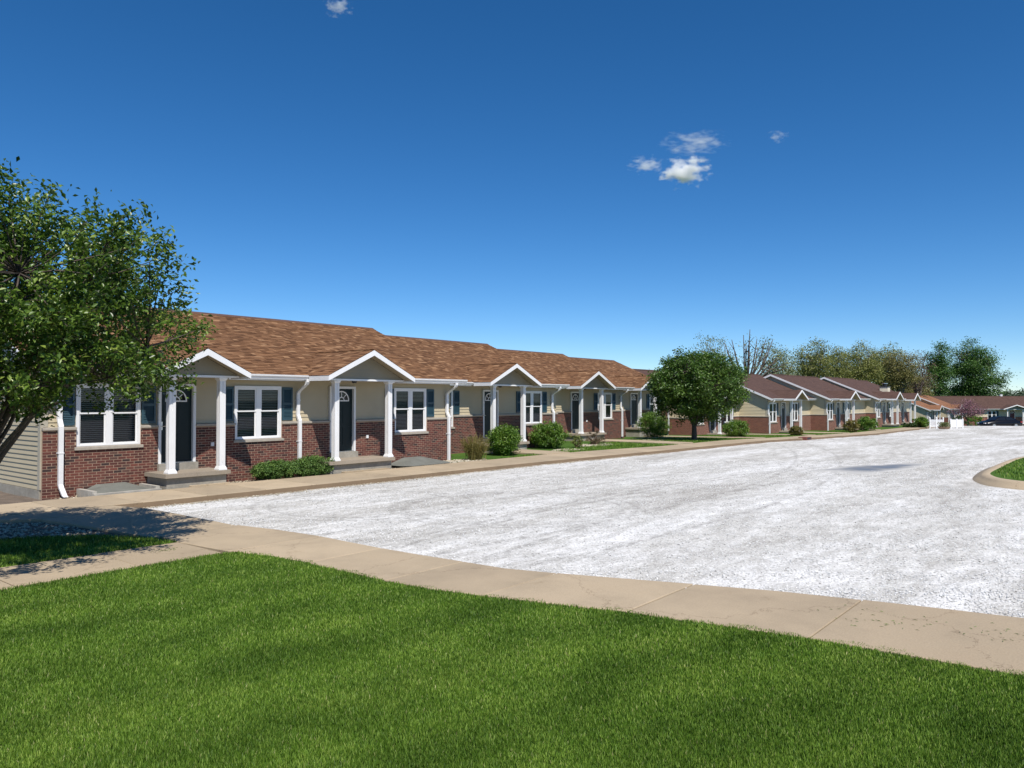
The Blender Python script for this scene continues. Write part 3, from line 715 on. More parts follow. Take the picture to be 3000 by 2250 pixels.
    for xe, s_ in ((-ov, -1), (W+ov, 1)):
        a, b = (xe-.03, xe-.001) if s_ < 0 else (xe+.001, xe+.03)
        f_ = MB()
        for y0_, y1_ in ((-oh, ridge_y), (depth_+oh, ridge_y)):
            f_.extrude_x([(y0_, eave-.17), (y0_, eave-.005), (y1_, rz_-.005), (y1_, rz_-.17)] if y0_ < y1_ else [(y0_, eave-.005), (y0_, eave-.17), (y1_, rz_-.17), (y1_, rz_-.005)], a, b)
        f_.build('rake_board', 'white_trim', ro)
    sf = MB(); sf.box(-ov, W+ov, -oh+.02, .0, eave-.125, eave-.095); sf.build('soffit', 'soffit', H)
    # eave: fascia and gutter between the porch gables
    gl = cut(-ov-.02, W+ov+.02, [(d['gc']-d['gh']-.02, d['gc']+d['gh']+.02) for d in doors])
    for a, b in gl:
        fa = MB(); fa.box(a, b, -oh-.002, -oh+.02, eave-.16, eave-.005); fa.build('fascia', 'white_trim', H)
        gt = MB(); y_ = -oh-.004
        gt.extrude_x([(y_, eave-.115), (y_-.075, eave-.115), (y_-.085, eave-.075), (y_-.118, eave-.035), (y_-.125, eave+.012), (y_-.113, eave+.012), (y_-.108, eave-.01), (y_, eave-.01)][::-1], a, b)
        gt.build('gutter', 'white_trim', H)
    for x_ in spouts:
        p = MB(); w_, d_ = .105, .075
        p.sweep_rect([(x_,-oh-.06,eave-.10),(x_,-oh-.06,eave-.19),(x_,-oh-.02,eave-.26),(x_,-.15,eave-.46),(x_,-.085,eave-.53),(x_,-.085,brick_top+.26),(x_,-.18,brick_top+.09),(x_,-.18,.27+ground+.1)]+([(x_,-.23,.2+ground+.1),(x_,-.42,.03+ground+.1),(x_,-.50,.0+ground+.1)] if x_ == .36 else [(x_,-.18,.02+ground+.1)]), w_, d_)
        p.build('downspout', 'white_trim', H)
        st = MB(); st.box(x_-.065, x_+.065, -.224, -.09, 1.0, 1.03).box(x_-.065, x_+.065, -.13, -.02, eave-.75, eave-.72); st.build('downspout_strap', 'white_trim', H)
    # windows and doors
    for wx0, wx1, sl0, sl1 in wins: window(H, wx0, wx1, 1.145, 2.68, detail, (sl0 and shut, sl1 and shut))
    for d in doors:
        door(H, d['x'], fz, handle=not far, mat=door_mat)
        s0, s1 = d['slab']; pd = d.get('pd', 1.23)
        b_ = MB(); b_.box(s0+.08, s1-.08, -pd+.10, -.1, ground-.1, .312); b_.build('porch_base', 'foundation', H)
        b_ = MB()
        pr = [(s0, -pd), (s1, -pd), (s1, -.1), (s0, -.1)]
        b_.hexa([(q[0], q[1], .312) for q in pr], [(q[0]+(.008 if i in (0, 3) else -.008), q[1]+(.008 if i < 2 else 0), .415) for i, q in enumerate(pr)], rnd.random()); b_.build('porch_slab', 'porch_concrete', H)
        ct = 2.865
        for cx_ in d['cols']:
            cy = -pd+.19; g_ = .010; a_ = .083
            pr = [(-a_,-a_),(-g_,-a_),(-g_,-a_+.012),(g_,-a_+.012),(g_,-a_),(a_,-a_),(a_,-g_),(a_-.012,-g_),(a_-.012,g_),(a_,g_),(a_,a_),(g_,a_),(g_,a_-.012),(-g_,a_-.012),(-g_,a_),(-a_,a_),(-a_,g_),(-a_+.012,g_),(-a_+.012,-g_),(-a_,-g_)]
            cm = MB(); cm.extrude_z(pr, .50, ct-.07, c=(cx_, cy)); co = cm.build('column', 'white_trim', H)
            q = [(-.118,-.118),(.118,-.118),(.118,.118),(-.118,.118)]
            bs = MB(); bs.extrude_z(q, .4155, .445, c=(cx_, cy)); bs.extrude_z(q, .445, .52, s0=1, s1=.74, c=(cx_, cy)); bs.build('column_base', 'white_trim', co)
            cp = MB(); cp.extrude_z(q, ct-.08, ct-.03, s0=.72, s1=1, c=(cx_, cy)); cp.extrude_z(q, ct-.03, ct-.001, c=(cx_, cy)); cp.build('column_cap', 'white_trim', co)
        gc, gh, pk, fp = d['gc'], d['gh'], d['peak'], d.get('p', 1.56)
        foot = 3.0; sl2 = (pk-foot)/gh
        hd = MB(); hd.box(gc-gh+.10, gc+gh-.10, -fp+.38, -fp+.60, ct, ct+.055); hd.build('porch_beam', 'white_trim', H)
        ce = MB(); ce.box(gc-gh+.12, gc+gh-.12, -fp+.60, -.004, ct+.012, ct+.04); ce.build('porch_ceiling', 'soffit', H)
        # gable front of lapped boards
        gm = MB(); z = ct+.055; yy = -fp+.44
        gf = MB(); gf.extrude_y([(gc-gh+.06, z), (gc+gh-.06, z), (gc, pk-.11)], yy, yy+.06); gfo = gf.build('gable_front', 'gable_siding', H)
        while z < pk-.2:
            hi = z+.115; xa = gh-.06-(z-ct-.055)/sl2; xb = max(.0, gh-.06-(hi-ct-.055)/sl2)
            bm_ = MB() if detail == 2 else gm
            bm_.add([(gc-xa,yy,z),(gc+xa,yy,z),(gc+xb,yy,hi),(gc-xb,yy,hi),(gc-xa,yy-.022,z),(gc+xa,yy-.022,z),(gc+xb,yy-.004,hi),(gc-xb,yy-.004,hi)], [(4,5,6,7),(0,1,5,4),(1,2,6,5),(3,0,4,7)])
            if detail == 2: bm_.build('siding_board', 'gable_siding', gfo)
            z = hi
        if gm.v: tag(gm.build('siding_courses', 'gable_siding', gfo), kind='stuff')
        # porch roof
        yb_ = (pk-eave)/RISE-oh+.02
        pm = MB(); th = .07; pr = [(gc-gh-.02, foot), (gc, pk), (gc+gh+.02, foot), (gc+gh+.02, foot-th), (gc, pk-th), (gc-gh-.02, foot-th)]
        pm.extrude_y(pr[::-1], -fp, yb_, .5); po = pm.build('porch_roof', roof if far else 'shingle_tan_far', H)
        if not far:
            cs = MB(); ls = math.hypot(gh+.02, pk-foot); rr = random.Random(seed+int(gc*10))
            for sgn in (-1, 1):
                ux, uz = -sgn*(gh+.02)/ls, (pk-foot)/ls; nx_, nz_ = sgn*uz, abs(ux); v = -.02
                while v < ls-.05:
                    y_ = -fp-.02
                    while y_ < yb_:
                        yw = rr.choice([.2, .26, .32]); y2 = min(y_+yw, yb_); th_ = rr.choice([.01, .018])
                        xa, za = gc+sgn*(gh+.02)+ux*v, foot+uz*v+.003; xb, zb2 = xa+ux*.15, za+uz*.15
                        cs.add([(xa+nx_*th_, y_, za+nz_*th_), (xa+nx_*th_, y2, za+nz_*th_), (xb+nx_*.002, y2, zb2+nz_*.002), (xb+nx_*.002, y_, zb2+nz_*.002), (xa, y_, za), (xa, y2, za)], [(0, 1, 2, 3), (0, 4, 5, 1)] if sgn > 0 else [(3, 2, 1, 0), (1, 5, 4, 0)], rr.choice(TONES))
                        y_ = y2
                    v += .14
            tag(cs.build('shingle_field', roof, po), kind='stuff')
        for sgn in (-1, 1):
            rb = MB(); x0_, x1_ = gc+sgn*(gh+.03), gc
            rb.extrude_y([(x0_, foot-.155), (x0_, foot-.012), (x1_, pk-.012), (x1_, pk-.175)] if sgn > 0 else [(x0_, foot-.012), (x0_, foot-.155), (x1_, pk-.175), (x1_, pk-.012)], -fp-.028, -fp-.001); rb.build('rake_board', 'white_trim', po)
            so = MB(); so.extrude_y([(gc+sgn*gh, foot-.10), (gc+sgn*gh, foot-.075), (gc, pk-.075), (gc, pk-.10)], -fp, -fp+.43); so.build('rake_soffit', 'soffit', po)
            en = MB(); en.box(*sorted((gc+sgn*gh, gc+sgn*(gh+.035))), -fp+.001, -oh-.13, foot-.155, foot-.005); en.build('porch_fascia', 'white_trim', po)
        if not far:
            ob = MB(); ob.box(d['x']+.95, d['x']+1.04, -.125, -.09, 1.0, 1.10); ob.build('outlet_cover', 'white_trim', H)
            lp = MB(); lp.extrude_z([(.09*math.cos(k*math.pi/5), .09*math.sin(k*math.pi/5)) for k in range(10)], ct-.06, ct+.011, s0=.7, c=(gc, -.62)); lp.build('porch_light', 'black_metal', H)
    return H

def std(x, gc=.0, **k): return dict(x=x, gc=x+gc, gh=1.70, peak=3.83, cols=(x-.95, x+1.10), slab=(x-1.25, x+1.33), **k)
house('tan-roofed row house with two white-columned porches beside the big leafy tree', -3.6, 0, 13.8,
      doors=[dict(x=3.26, gc=3.29, gh=1.20, peak=3.60, cols=(2.60, 3.97), slab=(2.38, 4.16)), dict(x=8.77, gc=8.80, gh=1.70, peak=3.83, cols=(7.73, 9.87), slab=(7.40, 10.0))],
      wins=[(.74, 2.29, True, True), (4.95, 6.49, True, True), (11.0, 12.54, True, True)], spouts=(.36, 7.06, 13.58), detail=2, left='siding',
      brick_single=300, shingle_single=300, minx=-.6, seed=3, group='tan-roofed row houses')
house('tan-roofed one-porch row house set back right behind the two-porch house', 10.2, 2.3, 9.9, doors=[std(4.92)], wins=[(1.0, 2.54, True, True), (7.17, 8.71, True, True)], spouts=(9.5,), detail=1,
      left='siding', seed=5, group='tan-roofed row houses')
house('tan-roofed row house behind the brown twiggy shrub, third of its stepped row', 20.1, 4.55, 10.1, doors=[std(4.95)], wins=[(1.05, 2.59, True, True), (7.2, 8.74, True, True)], spouts=(9.7,), detail=1,
      left='siding', seed=7, group='tan-roofed row houses')
house('last tan-roofed row house, its porch half hidden by the round tree', 30.2, 6.4, 9.3, doors=[std(4.4)], wins=[(.5, 2.04, True, True), (6.5, 8.04, True, True)], spouts=(9.0,), detail=1,
      left='siding', seed=9, group='tan-roofed row houses')
def far_house(label, X0, S, W, drop, D=3.3, roof='shingle_plum', wins=None, **k):
    return house(label, X0, S, W, drop=drop, doors=[dict(x=D, gc=D+.05, gh=1.5, peak=3.72, cols=(D-.9, D+1.24), slab=(D-1.1, D+1.5))],
                 wins=wins or [(.28, 1.82, False, True), (D+1.95, D+3.49, True, True)], spouts=(.0,), detail=0, roof=roof, left='brick', ground=-.25, **k)
PL = 'plum-roofed row houses'
far_house('plum-roofed row house mostly hidden behind the round tree', 40.4, 5.0, 8.3, -.67, group=PL)
h2 = far_house('plum-roofed row house with a downspout on the corner just past the round tree', 48.7, 2.65, 10.0, -.67, group=PL)
h3 = far_house('plum-roofed row house behind the two-tone green and brown hedge bush', 58.7, 1.3, 12.3, -.67, group=PL)
h4 = far_house('plum-roofed row house with a boxy cream chimney', 71.0, .4, 10.0, -.67, group=PL)
far_house('narrow plum-roofed row house at the far end of its row past the chimney house', 81.0, .7, 6.5, -.75, D=2.6, wins=[(.2, 1.6, False, False)], group=PL)
for h_, yy in ((h2, 1.6), (h3, 1.75)):
    v = MB(); v.hexa([(-.30, yy-.10, .12), (-.09, yy-.10, .12), (-.09, yy+.10, .12), (-.30, yy+.10, .12)], [(-.20, yy-.10, .30), (-.09, yy-.10, .36), (-.09, yy+.10, .36), (-.20, yy+.10, .30)]); v.build('vent_hood', 'white_trim', h_)
ch = MB(); ch.box(8.5, 9.5, .8, 1.6, 3.2, 4.28); cho = ch.build('chimney', 'chimney_clad', h4)
rg = lambda r: [(r*math.cos(k*math.pi/5), r*math.sin(k*math.pi/5)) for k in range(10)]
ck = MB(); ck.box(8.44, 9.56, .74, 1.66, 4.28, 4.35).extrude_z(rg(.22), 4.35, 4.62, c=(9.0, 1.2)); cko = ck.build('chimney_cap', 'black_metal', cho)
ck = MB(); ck.extrude_z(rg(.30), 4.62, 4.70, c=(9.0, 1.2)); ck.build('flue_top', 'handle_metal', cho)
TR = 'orange-roofed houses past the picket fence'
far_house('small orange-roofed house behind the white picket fence', 123.4, 6.0, 9.5, -2.37, roof='shingle_tan_far', group=TR)
far_house('orange-roofed house stepping forward beside the pink redbud', 132.0, 4.6, 10, -2.30, roof='shingle_tan_far', group=TR, right_wall=True)
pf = at(2760, 1197, 135)
fh = house('wide plum-roofed house with maroon porch door behind the parked car', float(pf[0]), float(pf[1]), 27, drop=-2.42, rz=-math.atan2(CO, SI), detail=0, roof='shingle_plum', left='brick', ground=-.3,
      doors=[dict(x=12.2, gc=12.1, gh=2.3, peak=3.75, cols=(10.75, 13.45), slab=(10.3, 13.9))], wins=[(2.0, 3.54, True, True), (7.9, 9.44, False, True), (16, 17.54, True, True)], spouts=(), door_mat='maroon_paint')
rv = MB(); rv.extrude_z([(.28*math.cos(k*math.pi/4), .28*math.sin(k*math.pi/4)) for k in range(8)], 5.0, 5.55, c=(13.4, 4.9)); rv.build('roof_vent', 'white_trim', fh)

# ------------------------------------------------------------------ window wells at the foot of the first house
def well(label, x0, x1, yf, h, inset, rim):
    o = empty('window_well_cover', ((x0+x1)/2, 0, 0), 0, label, 'window well')
    c = (x0+x1)/2; m_ = MB(); z_ = .045
    m_.add([(x0-c, -.10, z_), (x0-c, yf*.75, z_), (x0-c+.25, yf, z_), (x1-c-.25, yf, z_), (x1-c, yf*.75, z_), (x1-c, -.10, z_), (x0-c+inset, -.10, h), (x0-c+inset+.1, -.35, h-.02), (x1-c-inset-.1, -.35, h-.02), (x1-c-inset, -.10, h)],
           [(0, 1, 7, 6), (1, 2, 7), (2, 3, 8, 7), (3, 4, 8), (4, 5, 9, 8), (6, 7, 8, 9)]); m_.build('cover', 'well_cover', o)
    if rim:
        r_ = MB(); r_.box(x0-c-.10, x0-c, yf*.98, -.1, -.1, .13).box(x1-c, x1-c+.10, yf*.98, -.1, -.1, .13).box(x0-c-.1, x1-c+.1, yf-.09, yf+.02, -.1, .075); r_.build('rim', 'well_rim', o)
well('grey window well cover with pale concrete rim under the window nearest the house corner', -2.75, -1.35, -1.02, .20, .35, True)
well('smooth dark grey domed window well cover right of the second porch', 7.05, 9.35, -1.12, .26, .75, False)

# ------------------------------------------------------------------ vegetation
def leaves_mesh(name, P, size, mat, rs, up=.35, aspect=.55, tone=None, droop=0):
    n = len(P)
    N = rs.normal(size=(n, 3)); N[:, 2] = np.abs(N[:, 2])+up; N /= np.linalg.norm(N, axis=1)[:, None]
    A = rs.normal(size=(n, 3)); A[:, 2] -= droop; A -= (A*N).sum(1)[:, None]*N; A /= np.linalg.norm(A, axis=1)[:, None]
    B = np.cross(N, A); s = size*rs.uniform(.65, 1.25, n)[:, None]
    base = P-A*s*.5; tip = P+A*s*.5-N*s*.12; l = P+B*s*aspect*.5+N*s*.10; r = P-B*s*aspect*.5+N*s*.10
    V = np.stack([base, r, tip, l], 1).reshape(-1, 3); i = np.arange(n)*4
    F = np.concatenate([np.stack([i, i+1, i+2], 1), np.stack([i, i+2, i+3], 1)])
    t = np.clip(rs.uniform(0, 1, n)*.65+.35*(rs.uniform(0, 1, n) if tone is None else tone), 0, 1)
    return raw_mesh(name, V, F, mat, np.repeat(t, 4))
def crown_points(rs, n, rad, shell=.55, flat=0, lobes=.16):
    D = rs.normal(size=(n, 3)); D /= np.linalg.norm(D, axis=1)[:, None]
    r = rs.uniform(0, 1, n)**(shell)
    ph = rs.uniform(0, 6.28, 6)
    lob = 1+lobes*(np.sin(3*np.arctan2(D[:, 1], D[:, 0])+ph[0])*np.cos(2.3*D[:, 2]*3+ph[1])+.7*np.sin(5*np.arctan2(D[:, 1], D[:, 0])+ph[2]+4*D[:, 2]))
    return D*(r*lob)[:, None]*np.array(rad)
def tree(name, label, base, trunk_h, trunk_r, cc, rad, ncl, per, clr, leaf, lmat, bark='bark', seed=1, limbs=7, group=None, cat='tree', shell=.5, lobes=.16, lean=(0, 0), sides=6, twigs=True, up=.35, aspect=.55, limb_r=.5, extra=None):
    """cc: crown centre relative to base; rad: crown radii"""
    rs = np.random.RandomState(seed)
    T = empty(name, tuple(base), 0, label, cat, group)
    cc = np.array(cc, float); Cl = cc+crown_points(rs, ncl, rad, shell, lobes=lobes)
    if extra is not None: Cl = np.concatenate([Cl, np.array(extra)])
    m_ = MB(); top = np.array([lean[0], lean[1], trunk_h])
    m_.tube([(0, 0, -.15), (lean[0]*.15, lean[1]*.15, .05*trunk_h), (lean[0]*.5+.03, lean[1]*.5, trunk_h*.55), tuple(top)], [trunk_r*1.45, trunk_r*1.1, trunk_r*.92, trunk_r*.8], sides+2)
    nodes_ = [top]
    for k in range(limbs):
        th = 2*math.pi*(k+.35*rs.rand())/limbs; zz = rs.uniform(-.35, .75)
        end = cc+np.array([math.cos(th)*rad[0], math.sin(th)*rad[1], 0])*.62*math.sqrt(max(.1, 1-zz*zz*.5))+np.array([0, 0, zz*rad[2]*.8])
        st = top*np.array([1, 1, rs.uniform(.8, 1.0)]); pts = []
        for u in np.linspace(0, 1, 6):
            p = st*(1-u)+end*u; p[2] += math.sin(u*math.pi)*.12*np.linalg.norm(end-st)*(.6 if zz > 0 else 1); p[:2] += rs.normal(size=2)*.04*rad[0]*u; pts.append(p)
        rr_ = [trunk_r*limb_r*(1-.85*u) for u in np.linspace(0, 1, 6)]
        m_.tube([tuple(p) for p in pts], rr_, sides); nodes_ += pts[1:]
    nodes_ = np.array(nodes_)
    tr_o = m_.build('trunk', bark, T, smooth=True)
    if twigs:
        b_ = MB()
        for c_ in Cl:
            d = np.linalg.norm(nodes_-c_, axis=1)+.3*np.maximum(0, nodes_[:, 2]-c_[2]); j = int(np.argmin(d)); s_ = nodes_[j]; L = np.linalg.norm(c_-s_)
            if L < .05: continue
            md = (s_+c_)/2+np.array([rs.normal()*.08*L, rs.normal()*.08*L, .10*L])
            b_.tube([tuple(s_), tuple(md), tuple(c_)], [max(.006, trunk_r*.13), max(.004, trunk_r*.08), trunk_r*.03], 4)
        tag(b_.build('branches', bark, T, smooth=True), kind='stuff')
    n = len(Cl)*per; ci = np.repeat(np.arange(len(Cl)), per)
    P = Cl[ci]+rs.normal(size=(n, 3))*clr*np.array([1, 1, .75])
    ct_ = rs.uniform(0, 1, len(Cl))[ci]
    o = link(bpy.data.objects.new('crown', leaves_mesh('crown', P, leaf, lmat, rs, up, aspect, ct_)), T)
    return T
def shrub(name, label, base, rad, n, leaf, lmat, seed=1, stems=14, group=None, cat='shrub', upright=0, lobes=.12, rz=0):
    rs = np.random.RandomState(seed); T = empty(name, tuple(base), rz, label, cat, group)
    ncl = max(12, n//45); cc = np.array([0, 0, rad[2]*.92])
    Cl = cc+crown_points(rs, ncl, np.array(rad)*.93, .26, lobes=lobes*.6); Cl[:, 2] = np.maximum(Cl[:, 2], .08)
    m_ = MB()
    for k in range(min(stems, ncl)):
        c_ = Cl[k]; m_.tube([(rs.normal()*.06, rs.normal()*.06, -.05), tuple(c_*np.array([.45, .45, .55])), tuple(c_)], [.018, .012, .005], 5)
    m_.build('stems', 'stem', T)
    ci = rs.randint(0, ncl, n); P = Cl[ci]+rs.normal(size=(n, 3))*min(rad)*.12*np.array([1, 1, .8+upright]); P[:, 2] = np.maximum(P[:, 2], .03)
    link(bpy.data.objects.new('crown', leaves_mesh('crown', P, leaf, lmat, rs, .4, .5, rs.uniform(0, 1, ncl)[ci])), T)
    return T
def gpos(px, py, off=0.0):
    k = (px-CX)/FPX; d = FWD+k*RIGHT
    for Z in np.arange(3, 400, .05):
        if CAM[2]-(py-HY)*Z/FPX <= np.interp(Z, PS, PZ)+off: break
    x_, y_ = CAM[0]+Z*d[0], CAM[1]+Z*d[1]
    return np.array([x_, y_, float(G(x_, y_))])

# the big crab-apple by the corner: several low stems, crown half out of the picture
def crab():
    rs = np.random.RandomState(21); base = np.array([-7.35, -7.15, 0.0])
    T = empty('crabapple_tree', tuple(base), 0, 'big leafy tree with leaning dark limbs on the strip of lawn by the house corner', 'tree')
    cc = np.array([-.05, -.25, 3.36]); rad = np.array([3.12, 2.85, 1.98])
    m_ = MB(); nodes_ = []
    m_.tube([(0, 0, -.1), (.02, 0, .15), (.05, .02, .55)], [.17, .135, .125], 9)
    ends = [(2.0, -1.7, 3.1), (1.9, -.3, 3.9), (.9, 1.5, 3.6), (-.6, 1.7, 4.0), (-1.9, .6, 3.4), (-1.4, -1.5, 3.6), (.35, -1.9, 3.9), (.1, .1, 4.4), (1.2, -2.1, 2.55), (2.0, .6, 2.9), (1.5, -1.1, 4.1), (.7, -.9, 4.5)]
    for k, e in enumerate(ends):
        e = np.array(e); st = np.array([.05, .02, .35+.05*(k % 4)]); pts = []
        for u in np.linspace(0, 1, 8):
            p = st*(1-u)+e*u; p[2] += .20*math.sin(u*math.pi)*np.linalg.norm(e[:2]) + rs.normal()*.05*u; p[:2] += rs.normal(size=2)*.07*u
            pts.append(p)
        big = .072 if k < 8 else .045
        m_.tube([tuple(p) for p in pts], [big*(1-.82*u) for u in np.linspace(0, 1, 8)], 8); nodes_ += pts[2:]
    m_.build('trunk', 'bark', T, smooth=True); nodes_ = np.array(nodes_)
    ncl = 980
    Cl = cc+crown_points(rs, ncl, rad, .40, lobes=.10)
    Cl = Cl[(Cl[:, 2] > 2.0+.17*np.clip(Cl[:, 0]*RIGHT[0]+Cl[:, 1]*RIGHT[1], 0, 4)+.15*rs.rand(len(Cl)))]
    b_ = MB(); P = []; tn = []
    for c_ in Cl:
        d = np.linalg.norm(nodes_-c_, axis=1); j = int(np.argmin(d)); s_ = nodes_[j]; L = np.linalg.norm(c_-s_)
        out = (c_-cc)/rad; tipdir = out/np.linalg.norm(out)+np.array([0, 0, .35]); tipdir /= np.linalg.norm(tipdir)
        tip = c_+tipdir*rs.uniform(.18, .42)
        md = (s_+c_)/2+rs.normal(size=3)*.05*L
        b_.tube([tuple(s_), tuple(md), tuple(c_), tuple(tip)], [.014, .010, .006, .002], 5)
        tv = rs.rand()
        for seg0, seg1, m in ((md, c_, 24), (c_, tip, 80)):
            u = rs.uniform(0, 1, m)[:, None]; P.append(seg0*(1-u)+seg1*u+rs.normal(size=(m, 3))*.088); tn += [tv]*m
    tag(b_.build('branches', 'bark', T, smooth=True), kind='stuff')
    P = np.concatenate(P); link(bpy.data.objects.new('crown', leaves_mesh('crown', P, .086, 'leaf_crab', rs, .3, .5, np.array(tn))), T)
crab()
b = gpos(2033, 1291)
tree('round_tree', 'round dark green tree with a short forked trunk on the building lawn', b, .9, .15, (.1, -.1, 3.05), (2.55, 2.55, 1.92), 700, 62, .17, .14, 'leaf_round', seed=4, limbs=8, shell=.26, lobes=.10, sides=7)
SG = 'clipped green shrubs along the building walk'
def bush(px0, px1, ptop, pbot, label, lmat='leaf_shrub', n=11000, leaf=.078, seed=1, name='shrub', off=.5, **k):
    p = gpos((px0+px1)/2, pbot); Z = depth(p[0], p[1]); r_ = (px1-px0)/2*Z/FPX; h_ = (pbot-ptop)*Z/FPX
    p = p+np.array([-.20*r_*0, 0, 0]); d = p[:2]-CAM[:2]; d /= np.linalg.norm(d); p[:2] += d*r_*off; p[2] = float(G(p[0], p[1]))
    return shrub(name, label, p, (r_, r_*.95, h_*.53), n, leaf, lmat, seed, **k)
bush(1425, 1530, 1247, 1336, 'bright green rounded shrub beside the wispy olive grass clump', seed=3, group=SG)
bush(1546, 1664, 1238, 1316, 'wide bright green shrub under the window of the set-back house', seed=5, group=SG, lmat='leaf_shrub')
bush(1866, 1962, 1205, 1284, 'bright green shrub touching its slightly smaller twin by the last tan porch', seed=6, group=SG)
bush(1950, 2022, 1207, 1272, 'green shrub just left of the round tree trunk, behind its larger twin', seed=7, group=SG)
bush(2116, 2196, 1230, 1284, 'green globe shrub just right of the round tree', seed=8, n=8000, group=SG)
bush(2312, 2354, 1247, 1278, 'small olive-brown shrub by the corner-downspout house porch', 'leaf_twig', 3600, .09, 9, group=SG)
bush(2470, 2518, 1232, 1268, 'low brownish half of the two-tone hedge bush', 'leaf_twig', 3200, .11, 10, group=SG)
bush(2505, 2572, 1221, 1263, 'leafy green half of the two-tone hedge bush', 'leaf_shrub', 4400, .12, 11, group=SG)
bush(2642, 2688, 1238, 1254, 'low dark green hedge bush left of the picket fence', 'leaf_shrub_dark', 2600, .13, 12, group=SG)
bush(2672, 2722, 1222, 1254, 'round green bush against the picket fence end post', 'leaf_shrub', 3200, .13, 13, group=SG)
bush(1664, 1712, 1275, 1312, 'scrubby pale green plant between the wide green shrub and the brown one', 'leaf_olive', 900, .07, 14, name='scrubby_plant')
bush(1712, 1776, 1262, 1304, 'brown twiggy shrub in front of the third tan-roofed porch', 'leaf_brown', 1300, .06, 15, name='twiggy_shrub', stems=40)
for (a, b_, t_, bo, lb, sd) in ((712, 868, 1357, 1412, 'low spreading juniper below the downspout between the first two porches', 31), (838, 1022, 1345, 1403, 'wider low juniper in front of the second porch slab', 32)):
    p = gpos((a+b_)/2, bo-6); Z = depth(p[0], p[1]); r_ = (b_-a)/2*Z/FPX
    p[1] = -.70; p[0] = float(p[0]+.30)
    shrub('juniper', lb, (p[0], p[1], 0), (r_*.98, .60, (bo-t_)*Z/FPX*.50), 15000, .05, 'leaf_juniper', sd, stems=10, group='junipers by the first house', upright=.3, lobes=.10)
# wispy grass clump
def clump(label, base, n, h, spread, seed):
    rs = np.random.RandomState(seed); T = empty('grass_clump', tuple(base), 0, label, 'ornamental grass'); m_ = MB(); P = []
    for k in range(n):
        th = rs.uniform(0, 6.28); r0 = abs(rs.normal())*.16; r1 = spread*math.sqrt(rs.rand()); hh = h*rs.uniform(.55, 1.05)*(1-.25*r1/spread)
        p0 = np.array([r0*math.cos(th), r0*math.sin(th), 0]); p2 = np.array([r1*math.cos(th), r1*math.sin(th), hh]); p1 = p0*.55+p2*.45+np.array([0, 0, .12*hh])
        m_.tube([tuple(p0), tuple(p1), tuple(p2)], [.006, .005, .002], 3, rs.rand())
        for u in rs.uniform(.25, 1, 7): P.append(p0*(1-u)**2+2*p1*u*(1-u)+p2*u*u+rs.normal(size=3)*.02)
    m_.build('stalks', 'leaf_twig', T)
    link(bpy.data.objects.new('leaves', leaves_mesh('leaves', np.array(P), .06, 'leaf_twig', rs, .1, .3)), T)
p = gpos(1388, 1352); clump('wispy olive-brown grass clump beside the third downspout', (p[0]+.3, p[1]+.2, 0), 330, 1.12, .62, 5)

WD = 'trees of the wood behind the row houses'
def ftree(px, pyb, ytop, Z, hw, label, lmat, seed, ncl=150, per=46, name='wood_tree', low=.42, leaf=.23, clr=.46, bark='bark_grey', shell=.45, limbs=8, group=WD, lobes=.2, limb_r=.5, trunk=.35, up=.3):
    p = at(px, pyb, Z); gz = float(G(p[0], p[1]))-.3; top = at(px, ytop, Z)[2]; h = top-gz; r_ = hw*Z/FPX
    cz = h*(1+low)/2; rzv = h*(1-low)/2
    return tree(name, label, (p[0], p[1], gz), h*low*.9, trunk, (0, 0, cz), (r_, r_, rzv), ncl, int(per*1.9), clr, leaf, lmat, bark, seed, limbs, group, shell=shell, lobes=lobes, sides=5, limb_r=limb_r, up=up)
ftree(2085, 1100, 978, 100, 60, 'thin pale-leaved tree rising behind the round tree', 'leaf_pale', 41, 110, 16, leaf=.22, clr=.38, low=.35, trunk=.22)
ftree(2262, 1100, 1005, 96, 62, 'sparse grey-green tree beside the bare stub-limbed tree', 'leaf_pale', 42, 120, 20, leaf=.22, clr=.42, low=.3, trunk=.25)
ftree(2282, 1100, 1058, 110, 45, 'low pale thicket tree left of the tall olive trees', 'leaf_pale', 52, 80, 26, leaf=.24, low=.3)
ftree(2385, 1110, 1000, 108, 52, 'tall olive tree with a rounded top, first of the wood', 'leaf_olive', 43, 150, 30)
ftree(2345, 1110, 1045, 118, 50, 'shorter pale olive tree in the gap beside the tall olive one', 'leaf_pale', 44, 110, 26)
ftree(2455, 1110, 1022, 120, 46, 'olive tree with narrow top in the middle of the wood', 'leaf_olive', 45, 150, 34)
ftree(2525, 1115, 1012, 122, 55, 'broad olive-green tree with pale stems in the wood', 'leaf_olive', 46, 190, 40)
ftree(2585, 1120, 1014, 128, 55, 'broad olive tree behind the cream chimney', 'leaf_olive', 47, 190, 40)
ftree(2638, 1125, 1025, 122, 46, 'rust-brown budding tree right of the chimney', 'leaf_rust', 48, 160, 36)
ftree(2690, 1130, 1028, 132, 44, 'thin grey budding tree at the right end of the brown wood', 'leaf_brown', 49, 110, 16, clr=.5)
ftree(2660, 1135, 1085, 140, 70, 'low dark understorey tree below the rust-brown one', 'leaf_rust', 50, 150, 40, low=.2)
ftree(2470, 1135, 1075, 135, 75, 'low olive understorey tree below the narrow-topped one', 'leaf_rust', 53, 150, 40, low=.2)
ftree(2745, 1165, 1012, 150, 40, 'tall slim dark green tree with a bare straight trunk', 'leaf_deep', 54, 85, 80, low=.36, clr=.62, leaf=.30, name='green_tree', trunk=.32, shell=.5)
ftree(2855, 1165, 1000, 152, 76, 'tallest broad dark green tree with gaps in its crown', 'leaf_deep', 55, 180, 84, low=.20, clr=.72, leaf=.31, name='green_tree', shell=.42, lobes=.22, trunk=.45)
